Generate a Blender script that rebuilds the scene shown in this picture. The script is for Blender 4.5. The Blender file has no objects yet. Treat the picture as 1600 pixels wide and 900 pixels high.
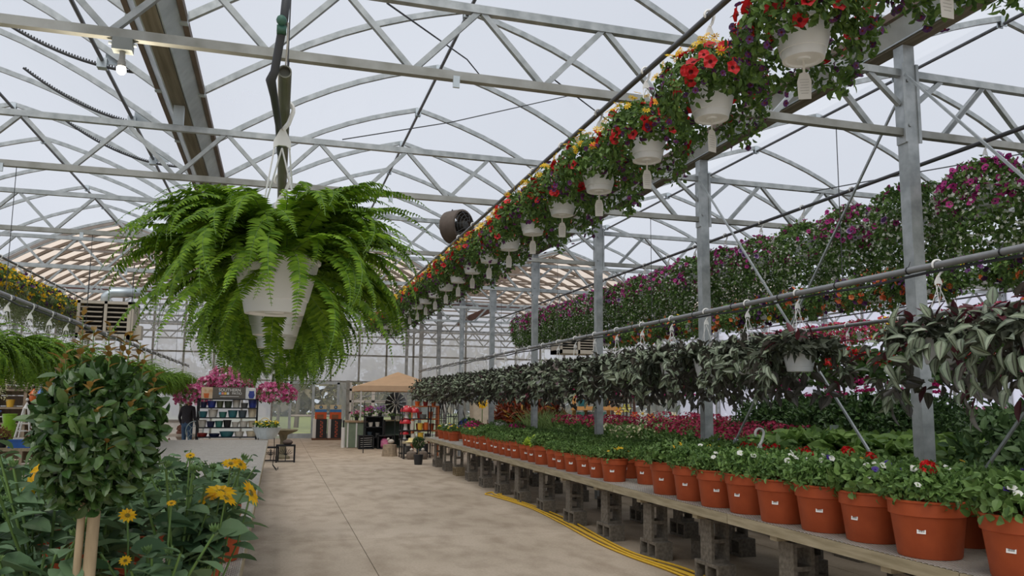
import bpy, math, random
import numpy as np
from mathutils import Vector, Matrix, Euler

# ------------------------------------------------------------------ camera, sky, exposure
SC = bpy.context.scene
COL = SC.collection
EYE = 1.65
YAW, PITCH, ROLL = 0.2840, 0.1225, 0.0096
cam_d = bpy.data.cameras.new('camera')
cam_d.sensor_width = 36.0
cam_d.lens = 36.0 * 1244.2 / 1600.0
cam_d.shift_y = 24.4 / 1600.0
cam_d.clip_start, cam_d.clip_end = 0.05, 400.0
cam = bpy.data.objects.new('camera', cam_d)
COL.objects.link(cam)
_f = Vector((math.sin(YAW) * math.cos(PITCH), math.cos(YAW) * math.cos(PITCH), math.sin(PITCH)))
_r = Vector((math.cos(YAW), -math.sin(YAW), 0.0))
_u = _r.cross(_f)
_r, _u = _r * math.cos(ROLL) + _u * math.sin(ROLL), -_r * math.sin(ROLL) + _u * math.cos(ROLL)
cam.matrix_world = Matrix(((_r.x, _u.x, -_f.x, 0), (_r.y, _u.y, -_f.y, 0), (_r.z, _u.z, -_f.z, EYE), (0, 0, 0, 1)))
SC.camera = cam

world = bpy.data.worlds.new('overcast sky')
SC.world = world
world.use_nodes = True
bgn = world.node_tree.nodes['Background']
bgn.inputs[0].default_value = (0.81, 0.85, 0.93, 1)
bgn.inputs[1].default_value = 0.86

sun_d = bpy.data.lights.new('veiled sun', 'SUN')
sun_d.energy = 2.6
sun_d.angle = math.radians(50)
sun_d.color = (1.0, 0.95, 0.87)
sun = bpy.data.objects.new('veiled sun', sun_d)
sun.rotation_euler = (math.radians(28), math.radians(-16), 0)
COL.objects.link(sun)

SC.view_settings.view_transform = 'Standard'
SC.view_settings.look = 'None'
SC.view_settings.gamma = 1.0
SC.view_settings.use_curve_mapping = False
SC.view_settings.exposure = 0.0
SC.cycles.max_bounces = 8
SC.cycles.transparent_max_bounces = 16
SC.cycles.diffuse_bounces = 4
SC.cycles.caustics_reflective = False
SC.cycles.caustics_refractive = False


def at(x, y, X=None, Y=None, Z=None):
    """world point on the sight line of a photograph pixel, at a measured distance"""
    d = _f + _r * ((x - 800) / 1244.2) - _u * ((y - 474.4) / 1244.2)
    if Y is not None:
        k = Y / d.y
    elif X is not None:
        k = X / d.x
    else:
        k = (Z - EYE) / d.z
    return Vector((d.x * k, d.y * k, d.z * k + EYE))


# ------------------------------------------------------------------ materials
def lin(c):
    if isinstance(c, str):
        c = [int(c[i:i + 2], 16) for i in (0, 2, 4)]
    o = []
    for v in c:
        v = v / 255.0
        o.append(v / 12.92 if v <= 0.04045 else ((v + 0.055) / 1.055) ** 2.4)
    return o


def nt_new(name):
    m = bpy.data.materials.new(name)
    m.use_nodes = True
    nt = m.node_tree
    return m, nt, nt.nodes['Principled BSDF'], nt.nodes['Material Output']


def noise_mix(nt, ca, cb, scale, detail=4, stretch=None, lo=0.3, hi=0.7):
    tc = nt.nodes.new('ShaderNodeTexCoord')
    mp = nt.nodes.new('ShaderNodeMapping')
    nz = nt.nodes.new('ShaderNodeTexNoise')
    nz.inputs['Scale'].default_value = scale
    nz.inputs['Detail'].default_value = detail
    if stretch:
        mp.inputs['Scale'].default_value = stretch
    nt.links.new(tc.outputs['Object'], mp.inputs[0])
    nt.links.new(mp.outputs[0], nz.inputs['Vector'])
    cr = nt.nodes.new('ShaderNodeValToRGB')
    cr.color_ramp.elements[0].position = lo
    cr.color_ramp.elements[1].position = hi
    cr.color_ramp.elements[0].color = (*ca, 1)
    cr.color_ramp.elements[1].color = (*cb, 1)
    nt.links.new(nz.outputs['Fac'], cr.inputs['Fac'])
    return cr.outputs['Color'], nz.outputs['Fac']


def M(name, c, rough=0.6, metal=0.0, var=0.12, scale=6.0, bump=0.0, stretch=None, spec=0.5, c2=None):
    m, nt, b, out = nt_new(name)
    c = lin(c)
    ca = lin(c2) if c2 else [v * (1 - var) for v in c]
    cb = c if c2 else [min(1, v * (1 + var)) for v in c]
    col, fac = noise_mix(nt, ca, cb, scale, stretch=stretch)
    nt.links.new(col, b.inputs['Base Color'])
    b.inputs['Roughness'].default_value = rough
    b.inputs['Metallic'].default_value = metal
    b.inputs['Specular IOR Level'].default_value = spec
    if bump:
        bm = nt.nodes.new('ShaderNodeBump')
        bm.inputs['Strength'].default_value = bump
        bm.inputs['Distance'].default_value = 0.01
        nt.links.new(fac, bm.inputs['Height'])
        nt.links.new(bm.outputs[0], b.inputs['Normal'])
    return m


def LEAF(name, c1, c2, trans=0.22, rough=0.45, back=None, c3=None, spec=0.4):
    """leaf or petal: its colour differs from one leaf to the next, light comes through it"""
    m, nt, b, out = nt_new(name)
    geo = nt.nodes.new('ShaderNodeNewGeometry')
    oi = nt.nodes.new('ShaderNodeObjectInfo')
    add = nt.nodes.new('ShaderNodeMath'); add.operation = 'ADD'
    fr = nt.nodes.new('ShaderNodeMath'); fr.operation = 'FRACT'
    nt.links.new(geo.outputs['Random Per Island'], add.inputs[0])
    nt.links.new(oi.outputs['Random'], add.inputs[1])
    nt.links.new(add.outputs[0], fr.inputs[0])
    cr = nt.nodes.new('ShaderNodeValToRGB')
    e = cr.color_ramp.elements
    e[0].color = (*lin(c1), 1)
    e[1].color = (*lin(c2), 1)
    if c3:
        n = e.new(0.86); n.color = (*lin(c2), 1)
        e[-1].color = (*lin(c3), 1)
    nt.links.new(fr.outputs[0], cr.inputs['Fac'])
    col = cr.outputs['Color']
    if back:
        mx = nt.nodes.new('ShaderNodeMix'); mx.data_type = 'RGBA'
        nt.links.new(geo.outputs['Backfacing'], mx.inputs['Factor'])
        nt.links.new(col, mx.inputs['A'])
        mx.inputs['B'].default_value = (*lin(back), 1)
        col = mx.outputs['Result']
    nt.links.new(col, b.inputs['Base Color'])
    b.inputs['Roughness'].default_value = rough
    b.inputs['Specular IOR Level'].default_value = spec
    if trans > 0:
        tr = nt.nodes.new('ShaderNodeBsdfTranslucent')
        nt.links.new(col, tr.inputs['Color'])
        mix = nt.nodes.new('ShaderNodeMixShader')
        mix.inputs[0].default_value = trans
        nt.links.new(b.outputs[0], mix.inputs[1])
        nt.links.new(tr.outputs[0], mix.inputs[2])
        nt.links.new(mix.outputs[0], out.inputs['Surface'])
    return m


def FILM(name, tint, tcol, fac, scale=1.0, stretch=(1, 1, 1), amp=0.1, graze=0.0):
    m, nt, b, out = nt_new(name)
    nt.nodes.remove(b)
    tp = nt.nodes.new('ShaderNodeBsdfTransparent'); tp.inputs[0].default_value = (*lin(tint), 1)
    tr = nt.nodes.new('ShaderNodeBsdfTranslucent'); tr.inputs[0].default_value = (*lin(tcol), 1)
    mix = nt.nodes.new('ShaderNodeMixShader')
    c, f = noise_mix(nt, [fac - amp] * 3, [fac + amp] * 3, scale, stretch=stretch)
    if graze:      # seen at a slant a film looks milkier
        lw = nt.nodes.new('ShaderNodeLayerWeight'); lw.inputs[0].default_value = 0.5
        pw = nt.nodes.new('ShaderNodeMath'); pw.operation = 'POWER'; pw.inputs[1].default_value = 3.0
        ma = nt.nodes.new('ShaderNodeMath'); ma.operation = 'MULTIPLY_ADD'; ma.inputs[1].default_value = graze; ma.use_clamp = True
        nt.links.new(lw.outputs['Facing'], pw.inputs[0]); nt.links.new(pw.outputs[0], ma.inputs[0]); nt.links.new(f, ma.inputs[2])
        mr = nt.nodes.new('ShaderNodeMath'); mr.operation = 'MULTIPLY_ADD'; mr.inputs[1].default_value = 2 * amp; mr.inputs[2].default_value = fac - amp
        nt.links.new(f, mr.inputs[0]); nt.links.new(mr.outputs[0], ma.inputs[2]); c = ma.outputs[0]
    nt.links.new(c, mix.inputs[0])
    nt.links.new(tp.outputs[0], mix.inputs[1])
    nt.links.new(tr.outputs[0], mix.inputs[2])
    nt.links.new(mix.outputs[0], out.inputs['Surface'])
    return m


def EMIT(name, c, s):
    m, nt, b, out = nt_new(name)
    b.inputs['Base Color'].default_value = (*lin(c), 1)
    b.inputs['Emission Color'].default_value = (*lin(c), 1)
    b.inputs['Emission Strength'].default_value = s
    return m


galv = M('galvanised steel', 'b7bcbd', 0.5, 0.5, 0.16, 9, 0.05, c2='949a9b')
galv_d = M('weathered galvanised steel', 'a3a5a2', 0.6, 0.4, 0.2, 5, 0.05, c2='85867f')
galv_l = M('bright galvanised steel', 'c9d2d6', 0.42, 0.6, 0.1, 4, c2='aab4b9')
gutter_wood = M('weathered gutter timber', '7d7768', 0.8, 0, 0.2, 3, 0.1, (8, .4, 8), c2='5f5948')
brown_strip = M('brown lock strip', '6a5c50', 0.6, 0.1, 0.15, 6)
red_steel = M('red oxide steel', '5d3c36', 0.6, 0.2, 0.2, 6)
pipe_grey = M('grey conduit', '8b8d8f', 0.42, 0.3, 0.08, 12)
pipe_dark = M('dark steel pipe', '5c5d60', 0.4, 0.55, 0.12, 10)
cable_m = M('dark cable', '3b3d40', 0.6, 0.2, 0.1, 9)
black_hose_m = M('black irrigation hose', '3e4145', 0.6, 0, 0.1, 9)
film_m = FILM('clear poly film', 'f9fafc', 'c6cad1', 0.13, 1.2, (1.2, 0.25, 1.2), 0.07, 0.7)
poly_m = FILM('milky polycarbonate', 'f6f6fb', 'f3effa', 0.74, 0.6, (1, 1, .2), 0.1)
glass_m = FILM('door glazing', 'eef1f2', 'd9dde0', 0.2, 0.8, (1, 1, 1), 0.08)
beige_m = FILM('aged translucent roof sheet', 'efe4d8', 'd5c7b9', 0.8, 0.7, (1, .2, 1), 0.06)
rafter_m = M('grey brown rafter', '8c837c', 0.7, 0.1, 0.15, 4)
white_m = M('white plastic', 'e6e6e2', 0.42, 0, 0.04, 5)
white_pot_m = M('white basket pot plastic', 'e6eaee', 0.4, 0, 0.035, 9)
wire_m = M('white hanger wire', 'dcdcd8', 0.5, 0, 0.03, 9)
terra_m = M('terracotta plastic', 'b2552f', 0.55, 0, 0.09, 7, c2='9d4726', spec=.3)
soil_m = M('potting soil', '3b2f27', 0.95, 0, 0.3, 40, 0.5)
label_m = M('white sticker', 'efefec', 0.6, 0, 0.02, 20)
ink_m = M('black ink', '2a2a2c', 0.6, 0, 0.05, 20)
wood_m = M('weathered timber', 'b3a78c', 0.85, 0, 0.2, 5, 0.25, (6, .6, 6), c2='8f8468')
wire_mesh_m = M('galvanised mesh', 'c2beb6', 0.55, 0.3, 0.1, 8)
block_m = M('concrete block', '827b70', 0.95, 0, 0.2, 30, 0.5, c2='5f594f')
block2_m = M('tan concrete block', '98876a', 0.95, 0, 0.2, 30, 0.5, c2='75684f')
hose_m = M('yellow hose', 'd9ae28', 0.45, 0, 0.08, 20)
black_m = M('black plastic', '232427', 0.5, 0, 0.1, 9)
blackmetal_m = M('black metal', '1f2023', 0.5, 0.3, 0.1, 9)
bark_m = M('pale stem bark', 'b4a182', 0.85, 0, 0.2, 22, 0.4, (1, 1, .25), c2='857458')
stem_m = M('green stem', '5d7a3a', 0.6, 0, 0.15, 20)

# ------------------------------------------------------------------ mesh builder
class MB:
    def __init__(s):
        s.V, s.F, s.m, s.n = [], [], [], 0

    def add(s, V, F, mi=0):
        V = np.asarray(V, float).reshape(-1, 3)
        k = s.n
        s.V.append(V)
        if isinstance(F, np.ndarray):
            s.F.append(F + k)
            s.m.append(np.full(len(F), mi) if np.isscalar(mi) else np.asarray(mi))
        else:
            by = {}
            for i, f in enumerate(F):
                by.setdefault(len(f), []).append((f, mi if np.isscalar(mi) else mi[i]))
            for q in by.values():
                s.F.append(np.array([a for a, _ in q]) + k)
                s.m.append(np.array([b for _, b in q]))
        s.n += len(V)
        return s

    def box(s, c, d, R=None, mi=0):
        x, y, z = [v / 2 for v in d]
        V = np.array([(-x, -y, -z), (x, -y, -z), (x, y, -z), (-x, y, -z), (-x, -y, z), (x, -y, z), (x, y, z), (-x, y, z)])
        if R is not None:
            V = V @ np.array(R).T
        return s.add(V + np.array(c), np.array([(0, 3, 2, 1), (4, 5, 6, 7), (0, 1, 5, 4), (1, 2, 6, 5), (2, 3, 7, 6), (3, 0, 4, 7)]), mi)

    def bar(s, p, q, w, h=None, up=(0, 0, 1), mi=0):
        h = h or w
        p, q = np.array(p, float), np.array(q, float)
        d = q - p
        L = np.linalg.norm(d)
        y = d / L
        u = np.array(up, float)
        if abs(u @ y) > .98:
            u = np.array((1., 0, 0))
        x = np.cross(y, u); x /= np.linalg.norm(x)
        z = np.cross(x, y)
        return s.box((p + q) / 2, (w, L, h), np.stack([x, y, z], 1), mi)

    def tube(s, P, r, n=8, caps=True, mi=0, closed=False):
        P = np.array(P, float)
        k = len(P)
        r = np.broadcast_to(np.asarray(r, float), (k,))
        T = np.gradient(P, axis=0) if not closed else np.roll(P, -1, 0) - np.roll(P, 1, 0)
        T /= np.linalg.norm(T, axis=1)[:, None] + 1e-12
        a = np.array((0, 0, 1.)) if abs(T[0][2]) < .9 else np.array((1., 0, 0))
        X = np.cross(T[0], a); X /= np.linalg.norm(X)
        V = []
        ang = np.arange(n) * 2 * np.pi / n
        for i in range(k):
            X = X - (X @ T[i]) * T[i]; X /= np.linalg.norm(X) + 1e-12
            Y = np.cross(T[i], X)
            V.append(P[i] + r[i] * (np.cos(ang)[:, None] * X + np.sin(ang)[:, None] * Y))
        V = np.concatenate(V)
        F = []
        for i in range(k if closed else k - 1):
            j = (i + 1) % k
            for a_ in range(n):
                b_ = (a_ + 1) % n
                F.append((i * n + a_, i * n + b_, j * n + b_, j * n + a_))
        if caps and not closed:
            F.append(tuple(range(n))[::-1]); F.append(tuple((k - 1) * n + i for i in range(n)))
        return s.add(V, F, mi)

    def lathe(s, prof, n=24, c=(0, 0, 0), mi=0, axis=None):
        prof = np.array(prof, float)
        k = len(prof)
        ang = np.arange(n) * 2 * np.pi / n
        V = np.zeros((k, n, 3))
        V[:, :, 0] = prof[:, :1] * np.cos(ang); V[:, :, 1] = prof[:, :1] * np.sin(ang); V[:, :, 2] = prof[:, 1:2]
        V = V.reshape(-1, 3)
        if axis is not None:
            V = V @ np.array(axis).T
        F = []
        mm = []
        for i in range(k - 1):
            for a_ in range(n):
                b_ = (a_ + 1) % n
                F.append((i * n + a_, i * n + b_, (i + 1) * n + b_, (i + 1) * n + a_))
                mm.append(mi if np.isscalar(mi) else mi[i])
        return s.add(V + np.array(c), F, mm)

    def ball(s, c, r, n=10, k=6, mi=0):
        r = np.broadcast_to(np.asarray(r, float), (3,))
        th = np.linspace(-np.pi / 2, np.pi / 2, k + 1)
        prof = [(max(math.cos(t), 1e-3), math.sin(t)) for t in th]
        b = MB().lathe(prof, n)
        return s.add(b.V[0] * r + np.array(c), np.concatenate(b.F), mi)

    def cloud(s, T, pos, dirs, ups, sc, mi_off=0):
        """many copies of a leaf or flower template T = (V, [face arrays], [mat arrays])"""
        pos = np.asarray(pos, float)
        N = len(pos)
        if N == 0:
            return s
        y = dirs / (np.linalg.norm(dirs, axis=1)[:, None] + 1e-9)
        x = np.cross(y, ups)
        x /= np.linalg.norm(x, axis=1)[:, None] + 1e-9
        z = np.cross(x, y)
        V0, FS, MS = T
        sc = np.broadcast_to(np.asarray(sc, float), (N,))
        V = pos[:, None, :] + sc[:, None, None] * (V0[None, :, 0:1] * x[:, None] + V0[None, :, 1:2] * y[:, None] + V0[None, :, 2:3] * z[:, None])
        k = s.n
        off = (np.arange(N) * len(V0))[:, None, None]
        s.V.append(V.reshape(-1, 3)); s.n += N * len(V0)
        for F, m in zip(FS, MS):
            s.F.append((F[None] + off + k).reshape(-1, F.shape[1]))
            s.m.append(np.tile(m + mi_off, N))
        return s

    def mesh(s, name, mats, smooth=False):
        me = bpy.data.meshes.new(name)
        V = np.concatenate(s.V)
        tot = np.concatenate([np.full(len(f), f.shape[1]) for f in s.F])
        loops = np.concatenate([f.ravel() for f in s.F])
        me.vertices.add(len(V)); me.vertices.foreach_set('co', V.ravel().astype(np.float32))
        me.loops.add(len(loops)); me.loops.foreach_set('vertex_index', loops.astype(np.int32))
        me.polygons.add(len(tot))
        me.polygons.foreach_set('loop_start', np.concatenate([[0], np.cumsum(tot)[:-1]]).astype(np.int32))
        me.polygons.foreach_set('loop_total', tot.astype(np.int32))
        for m in (mats if isinstance(mats, (list, tuple)) else [mats]):
            me.materials.append(m)
        me.polygons.foreach_set('material_index', np.concatenate(s.m).astype(np.int32))
        me.update(calc_edges=True)
        me.polygons.foreach_set('use_smooth', np.full(len(tot), bool(smooth)))
        if smooth and smooth is not True:
            me.set_sharp_from_angle(angle=math.radians(smooth))
        return me

    def sheet(s, c, u, v, mi=0):
        c, u, v = np.array(c, float), np.array(u, float) / 2, np.array(v, float) / 2
        return s.add([c - u - v, c + u - v, c + u + v, c - u + v], np.array([(0, 1, 2, 3)]), mi)

    def build(s, name, mats, parent=None, smooth=False, **kw):
        return ob(name, s.mesh(name, mats, smooth), parent, **kw)


def ob(name, data, parent=None, loc=None, rot=None, scale=None, label=None, kind=None):
    o = bpy.data.objects.new(name, data)
    COL.objects.link(o)
    if parent is not None:
        o.parent = parent
    if loc is not None:
        o.location = loc
    if rot is not None:
        o.rotation_euler = rot
    if scale is not None:
        o.scale = (scale,) * 3 if np.isscalar(scale) else scale
    if label:
        o['label'] = label
    if kind:
        o['kind'] = kind
    return o


def tag(o, label, cat=None, group=None, kind=None):
    o['label'] = label
    if cat:
        o['category'] = cat
    if group:
        o['group'] = group
    if kind:
        o['kind'] = kind
    return o


def thing(name, label, cat, loc=(0, 0, 0), rz=0.0, group=None, kind=None):
    return tag(ob(name, None, None, loc, (0, 0, rz)), label, cat, group, kind)


KIDS = {}
def kids(o):
    return o.children


def dup(root, loc, rz=0.0, label=None, scale=None, group=None):
    r = root.copy(); COL.objects.link(r)
    r.location = loc; r.rotation_euler = (0, 0, rz)
    if scale:
        r.scale = (scale,) * 3
    if label:
        r['label'] = label
    if group:
        r['group'] = group
    for ch in list(root.children):
        c = ch.copy(); COL.objects.link(c); c.parent = r
        for g in ch.children:
            d = g.copy(); COL.objects.link(d); d.parent = c
    return r


ORD = ('first second third fourth fifth sixth seventh eighth ninth tenth eleventh twelfth thirteenth fourteenth fifteenth sixteenth seventeenth '
       'eighteenth nineteenth twentieth twenty-first twenty-second twenty-third twenty-fourth twenty-fifth twenty-sixth twenty-seventh twenty-eighth '
       'twenty-ninth thirtieth thirty-first thirty-second thirty-third thirty-fourth thirty-fifth thirty-sixth thirty-seventh thirty-eighth').split()

# ------------------------------------------------------------------ leaf and flower templates (length 1 along y, face to +z)
def T_leaf(w=.45, fold=.18, bend=.25, mi=0, full=0.0):
    """leaf folded along its midrib; full > 0 puts the widest part beyond the middle"""
    ts = [.14, .38, .64, .86]
    hw = [.62 - full * .2, 1.0 - full * .12, .86 + full * .14, .44 + full * .3]
    V = [(0, 0, 0)]
    for t, h in zip(ts, hw):
        x = w * .5 * h
        V += [(-x, t, fold * x * 1.6 - bend * t * t), (0, t, -.05 * bend - bend * t * t), (x, t, fold * x * 1.6 - bend * t * t)]
    V.append((0, 1, -bend))
    quad = []
    for r in range(3):
        k = 1 + 3 * r
        quad += [(k, k + 1, k + 4, k + 3), (k + 1, k + 2, k + 5, k + 4)]
    tri = [(0, 2, 1), (0, 3, 2), (10, 11, 13), (11, 12, 13)]
    return np.array(V, float), [np.array(tri), np.array(quad)], [np.full(4, mi), np.full(6, mi)]


def T_leaf2(w=.45, fold=.2, mi=0):
    V = np.array([(0, 0, 0), (-w / 2, .45, fold * w), (0, 1, -.1), (w / 2, .45, fold * w)])
    return V, [np.array([(0, 2, 1), (0, 3, 2)])], [np.full(2, mi)]


def T_stripe(w=.42, bend=.3):
    """leaf with length-wise stripes: edge 0, silver 1, middle 2"""
    xs = np.array([-.5, -.34, -.07, .07, .34, .5]) * w
    ts = [0.0, .12, .4, .72, .9, 1.0]
    hw = [.12, .6, 1.0, .72, .36, .03]
    V = []
    for t, h in zip(ts, hw):
        for x in xs:
            V.append((x * h, t, abs(x) * h * .55 - bend * t * t))
    F, mm = [], []
    cm = [0, 1, 2, 1, 0]
    for i in range(5):
        for j in range(5):
            a = i * 6 + j
            F.append((a, a + 1, a + 7, a + 6)); mm.append(cm[j])
    return np.array(V), [np.array(F)], [np.array(mm)]


def T_petunia(mi=0, throat=1, inner=.4, ruffle=.12):
    n = 10
    a = np.arange(n) * 2 * np.pi / n
    ro = np.where(np.arange(n) % 2 == 0, 1.0, .86)
    V = [(0, 0, -.45)]
    V += [(inner * math.cos(t), inner * math.sin(t), -.12) for t in a]
    V += [(r * math.cos(t), r * math.sin(t), ruffle * (1 if i % 2 else -.3)) for i, (t, r) in enumerate(zip(a, ro))]
    tri = np.array([(0, 1 + i, 1 + (i + 1) % n) for i in range(n)])
    quad = np.array([(1 + i, 11 + i, 11 + (i + 1) % n, 1 + (i + 1) % n) for i in range(n)])
    return np.array(V) * .5, [tri, quad], [np.full(n, throat), np.full(n, mi)]


def T_daisy(n=9, mi=0, disc=1, w=.32, dr=.26):
    V, tri, mm = [], [], []
    for k in range(n):
        t = k * 2 * math.pi / n
        c, s_ = math.cos(t), math.sin(t)
        b = len(V)
        for (r, x, z) in ((.15, 0, 0), (.62, -w / 2, .1), (1., 0, .03), (.62, w / 2, .1)):
            V.append((r * c - x * s_, r * s_ + x * c, z))
        tri += [(b, b + 2, b + 1), (b, b + 3, b + 2)]; mm += [mi, mi]
    b = len(V)
    V.append((0, 0, .16))
    for k in range(8):
        t = k * 2 * math.pi / 8
        V.append((dr * math.cos(t), dr * math.sin(t), .09))
    for k in range(8):
        tri.append((b, b + 1 + k, b + 1 + (k + 1) % 8)); mm.append(disc)
    return np.array(V) * .5, [np.array(tri)], [np.array(mm)]


def T_five(mi=0, cup=.2):
    V = [(0, 0, 0)]
    for k in range(10):
        t = k * math.pi / 5
        r = 1 if k % 2 == 0 else .62
        V.append((r * math.cos(t), r * math.sin(t), cup * r))
    return np.array(V) * .5, [np.array([(0, 1 + k, 1 + (k + 1) % 10) for k in range(10)])], [np.full(10, mi)]


def T_cluster(rng, n=22, size=.36, mi=0, flat=.7):
    """head of many small florets, diameter 1"""
    d = rng.normal(size=(n, 3)); d[:, 2] = np.abs(d[:, 2]) * 1.0 - .25
    d /= np.linalg.norm(d, axis=1)[:, None]
    b = MB().cloud(T_five(0), d * np.array([.42, .42, .42 * flat]), rng.normal(size=(n, 3)), d + rng.normal(size=(n, 3)) * .25, size)
    return np.concatenate(b.V), [np.concatenate(b.F)], [np.full(sum(len(f) for f in b.F), mi)]


def merge_T(*Ts):
    V, FS, MS, k = [], {}, {}, 0
    for T in Ts:
        V.append(T[0])
        for F, m in zip(T[1], T[2]):
            FS.setdefault(F.shape[1], []).append(F + k); MS.setdefault(F.shape[1], []).append(m)
        k += len(T[0])
    return np.concatenate(V), [np.concatenate(v) for v in FS.values()], [np.concatenate(v) for v in MS.values()]


def T_sprig(rng, n=5, w=.4, mi=0, spread=.9):
    """short twig of n leaves"""
    b = MB()
    t = np.linspace(.15, .55, n)
    ang = rng.uniform(0, 6.28, n)
    pos = np.stack([np.zeros(n), t, np.zeros(n)], 1)
    d = np.stack([np.cos(ang) * spread, np.full(n, .7), np.sin(ang) * spread], 1)
    b.cloud(T_leaf2(w), pos, d, rng.normal(size=(n, 3)) + (0, 0, 1), rng.uniform(.35, .55, n))
    return np.concatenate(b.V), [np.concatenate(b.F)], [np.full(sum(len(f) for f in b.F), mi)]


def shell(rng, n, prof, lump=.12, jit=.06, skirt=None):
    """points and outward normals on a lumpy surface of revolution; skirt(az) stretches what hangs below z=0"""
    prof = np.array(prof, float)
    seg = np.diff(prof, axis=0)
    A = np.hypot(seg[:, 0], seg[:, 1]) * (prof[:-1, 0] + prof[1:, 0] + .04)
    c = np.concatenate([[0], np.cumsum(A)]) / A.sum()
    u = rng.uniform(0, 1, n)
    i = np.clip(np.searchsorted(c, u) - 1, 0, len(seg) - 1)
    w = (u - c[i]) / (c[i + 1] - c[i])
    rz = prof[i] + seg[i] * w[:, None]
    az = rng.uniform(0, 2 * np.pi, n)
    ph = rng.uniform(0, 6.28, 6)
    L = 1 + lump * (np.sin(3 * az + ph[0] + rz[:, 1] * 6) * .5 + np.sin(5 * az + ph[1] - rz[:, 1] * 9) * .35 + np.sin(9 * az + ph[2]) * .25)
    r = rz[:, 0] * L
    z = rz[:, 1].copy()
    if skirt is not None:
        k = skirt(az)
        z = np.where(z < 0, z * k, z)
    nrm = np.stack([-seg[i, 1], seg[i, 0]], 1)
    nrm /= np.linalg.norm(nrm, axis=1)[:, None] + 1e-9
    sgn = np.where(nrm[:, 0] * rz[:, 0] + nrm[:, 1] * .2 >= -.02, 1, 1)
    nr = nrm * sgn[:, None]
    nr = np.where((nr[:, :1] < 0) & (np.abs(nr[:, :1]) > np.abs(nr[:, 1:])), -nr, nr)
    P = np.stack([r * np.cos(az), r * np.sin(az), z], 1) + rng.normal(size=(n, 3)) * jit * np.array([.7, .7, .6])
    N = np.stack([np.abs(nr[:, 0]) * np.cos(az), np.abs(nr[:, 0]) * np.sin(az), nr[:, 1]], 1)
    return P, N, az


def leafy(rng, T, n, prof, size, lump=.12, jit=.05, skirt=None, droop=.5, mi=0, mb=None, upb=0.0):
    """leaf cloud over a shell"""
    P, N, az = shell(rng, n, prof, lump, jit, skirt)
    d = rng.normal(size=(n, 3)) * .8 + N * .5 + np.array([0, 0, -droop + upb])
    up = N + rng.normal(size=(n, 3)) * .45
    mb = mb or MB()
    mb.cloud(T, P, d, up, size * rng.uniform(.7, 1.25, n), mi)
    return mb
# ------------------------------------------------------------------ the greenhouse: posts, trusses, roof, walls, floor
BAY = 3.66
Y_POST = [5.71 + BAY * i for i in range(-2, 9)]
GUT = [-14.4, -7.8, -1.2, 5.4, 12.0, 18.6]
Y_ARCH0, Y_ARCH1, Y_BACK = -1.6, 24.0, 35.6
R0 = np.random.RandomState(7)

floor_m = M('worn tan concrete', 'c0b19e', 0.8, 0, 0.1, 0.55, 0.06, (1.0, 1.0, 1), c2='aa9b87')
# stains of their own shape in the concrete
_nt = floor_m.node_tree
_b = _nt.nodes['Principled BSDF']
_base = _b.inputs['Base Color'].links[0].from_socket
_c2, _f2 = noise_mix(_nt, (0.62, 0.58, 0.53), (1, 1, 1), 3.2, 8, (1, .55, 1), .28, .56)
_c3, _f3 = noise_mix(_nt, (0.82, 0.81, 0.8), (1.06, 1.06, 1.06), 38, 4, None, .3, .7)
for _c in (_c2, _c3):
    _mx = _nt.nodes.new('ShaderNodeMix'); _mx.data_type = 'RGBA'; _mx.blend_type = 'MULTIPLY'
    _mx.inputs['Factor'].default_value = 0.75
    _nt.links.new(_base, _mx.inputs['A']); _nt.links.new(_c, _mx.inputs['B'])
    _base = _mx.outputs['Result']
_nt.links.new(_base, _b.inputs['Base Color'])
joint_m = M('dark floor joint', '5a5148', 0.9)
fl = MB().box((2.2, 17, -.06), (33.6, 38, .1)).build('floor', joint_m)
tag(fl, 'tan concrete floor of the greenhouse, cut into large slabs', None, None, 'structure')
xs = [-14.6, -9.4, -4.4, 1.0, 5.55, 10.4, 15.0, 19.0]
ys = [-2, 3.9, 9.9, 15.9, 21.6, 27.6, 31.6, 36]
for i in range(7):
    for j in range(7):
        g = .008
        MB().box(((xs[i] + xs[i + 1]) / 2, (ys[j] + ys[j + 1]) / 2, -.01), (xs[i + 1] - xs[i] - g, ys[j + 1] - ys[j] - g, .02)).build('slab', floor_m, fl)

# posts
def steel_post(x, y, label):
    p = tag(ob('steel_post', None, None, (x, y, 0)), label, None, None, 'structure')
    MB().box((0, 0, 2.46), (.12, .12, 4.92)).build('shaft', galv, p)
    b = MB()
    for s in (-1, 1):
        b.box((s * .075, -.066, 4.37), (.03, .012, .74)).box((s * .066, 0, 4.37), (.012, .12, .74))
    for z in (4.16, 4.58):
        b.lathe([(.001, .014), (.016, .012), (.018, 0)], 8, (-.03, -.06, z), 0, ((1, 0, 0), (0, 0, -1), (0, 1, 0)))
    b.build('truss_plate', galv, p)
    return p
for i, y in enumerate(Y_POST):
    for x, side in ((5.4, 'right'), (-7.8, 'left'), (18.6, 'far right')):
        if y < 0 and x != 5.4:
            continue
        n = i - 2
        steel_post(x, y, f'square galvanised steel post, {ORD[max(n,0)] if n >= 0 else "one behind the camera"} of the {side} post line from the camera' if n >= 0
                   else f'square galvanised steel post of the {side} line beside the camera')

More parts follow.
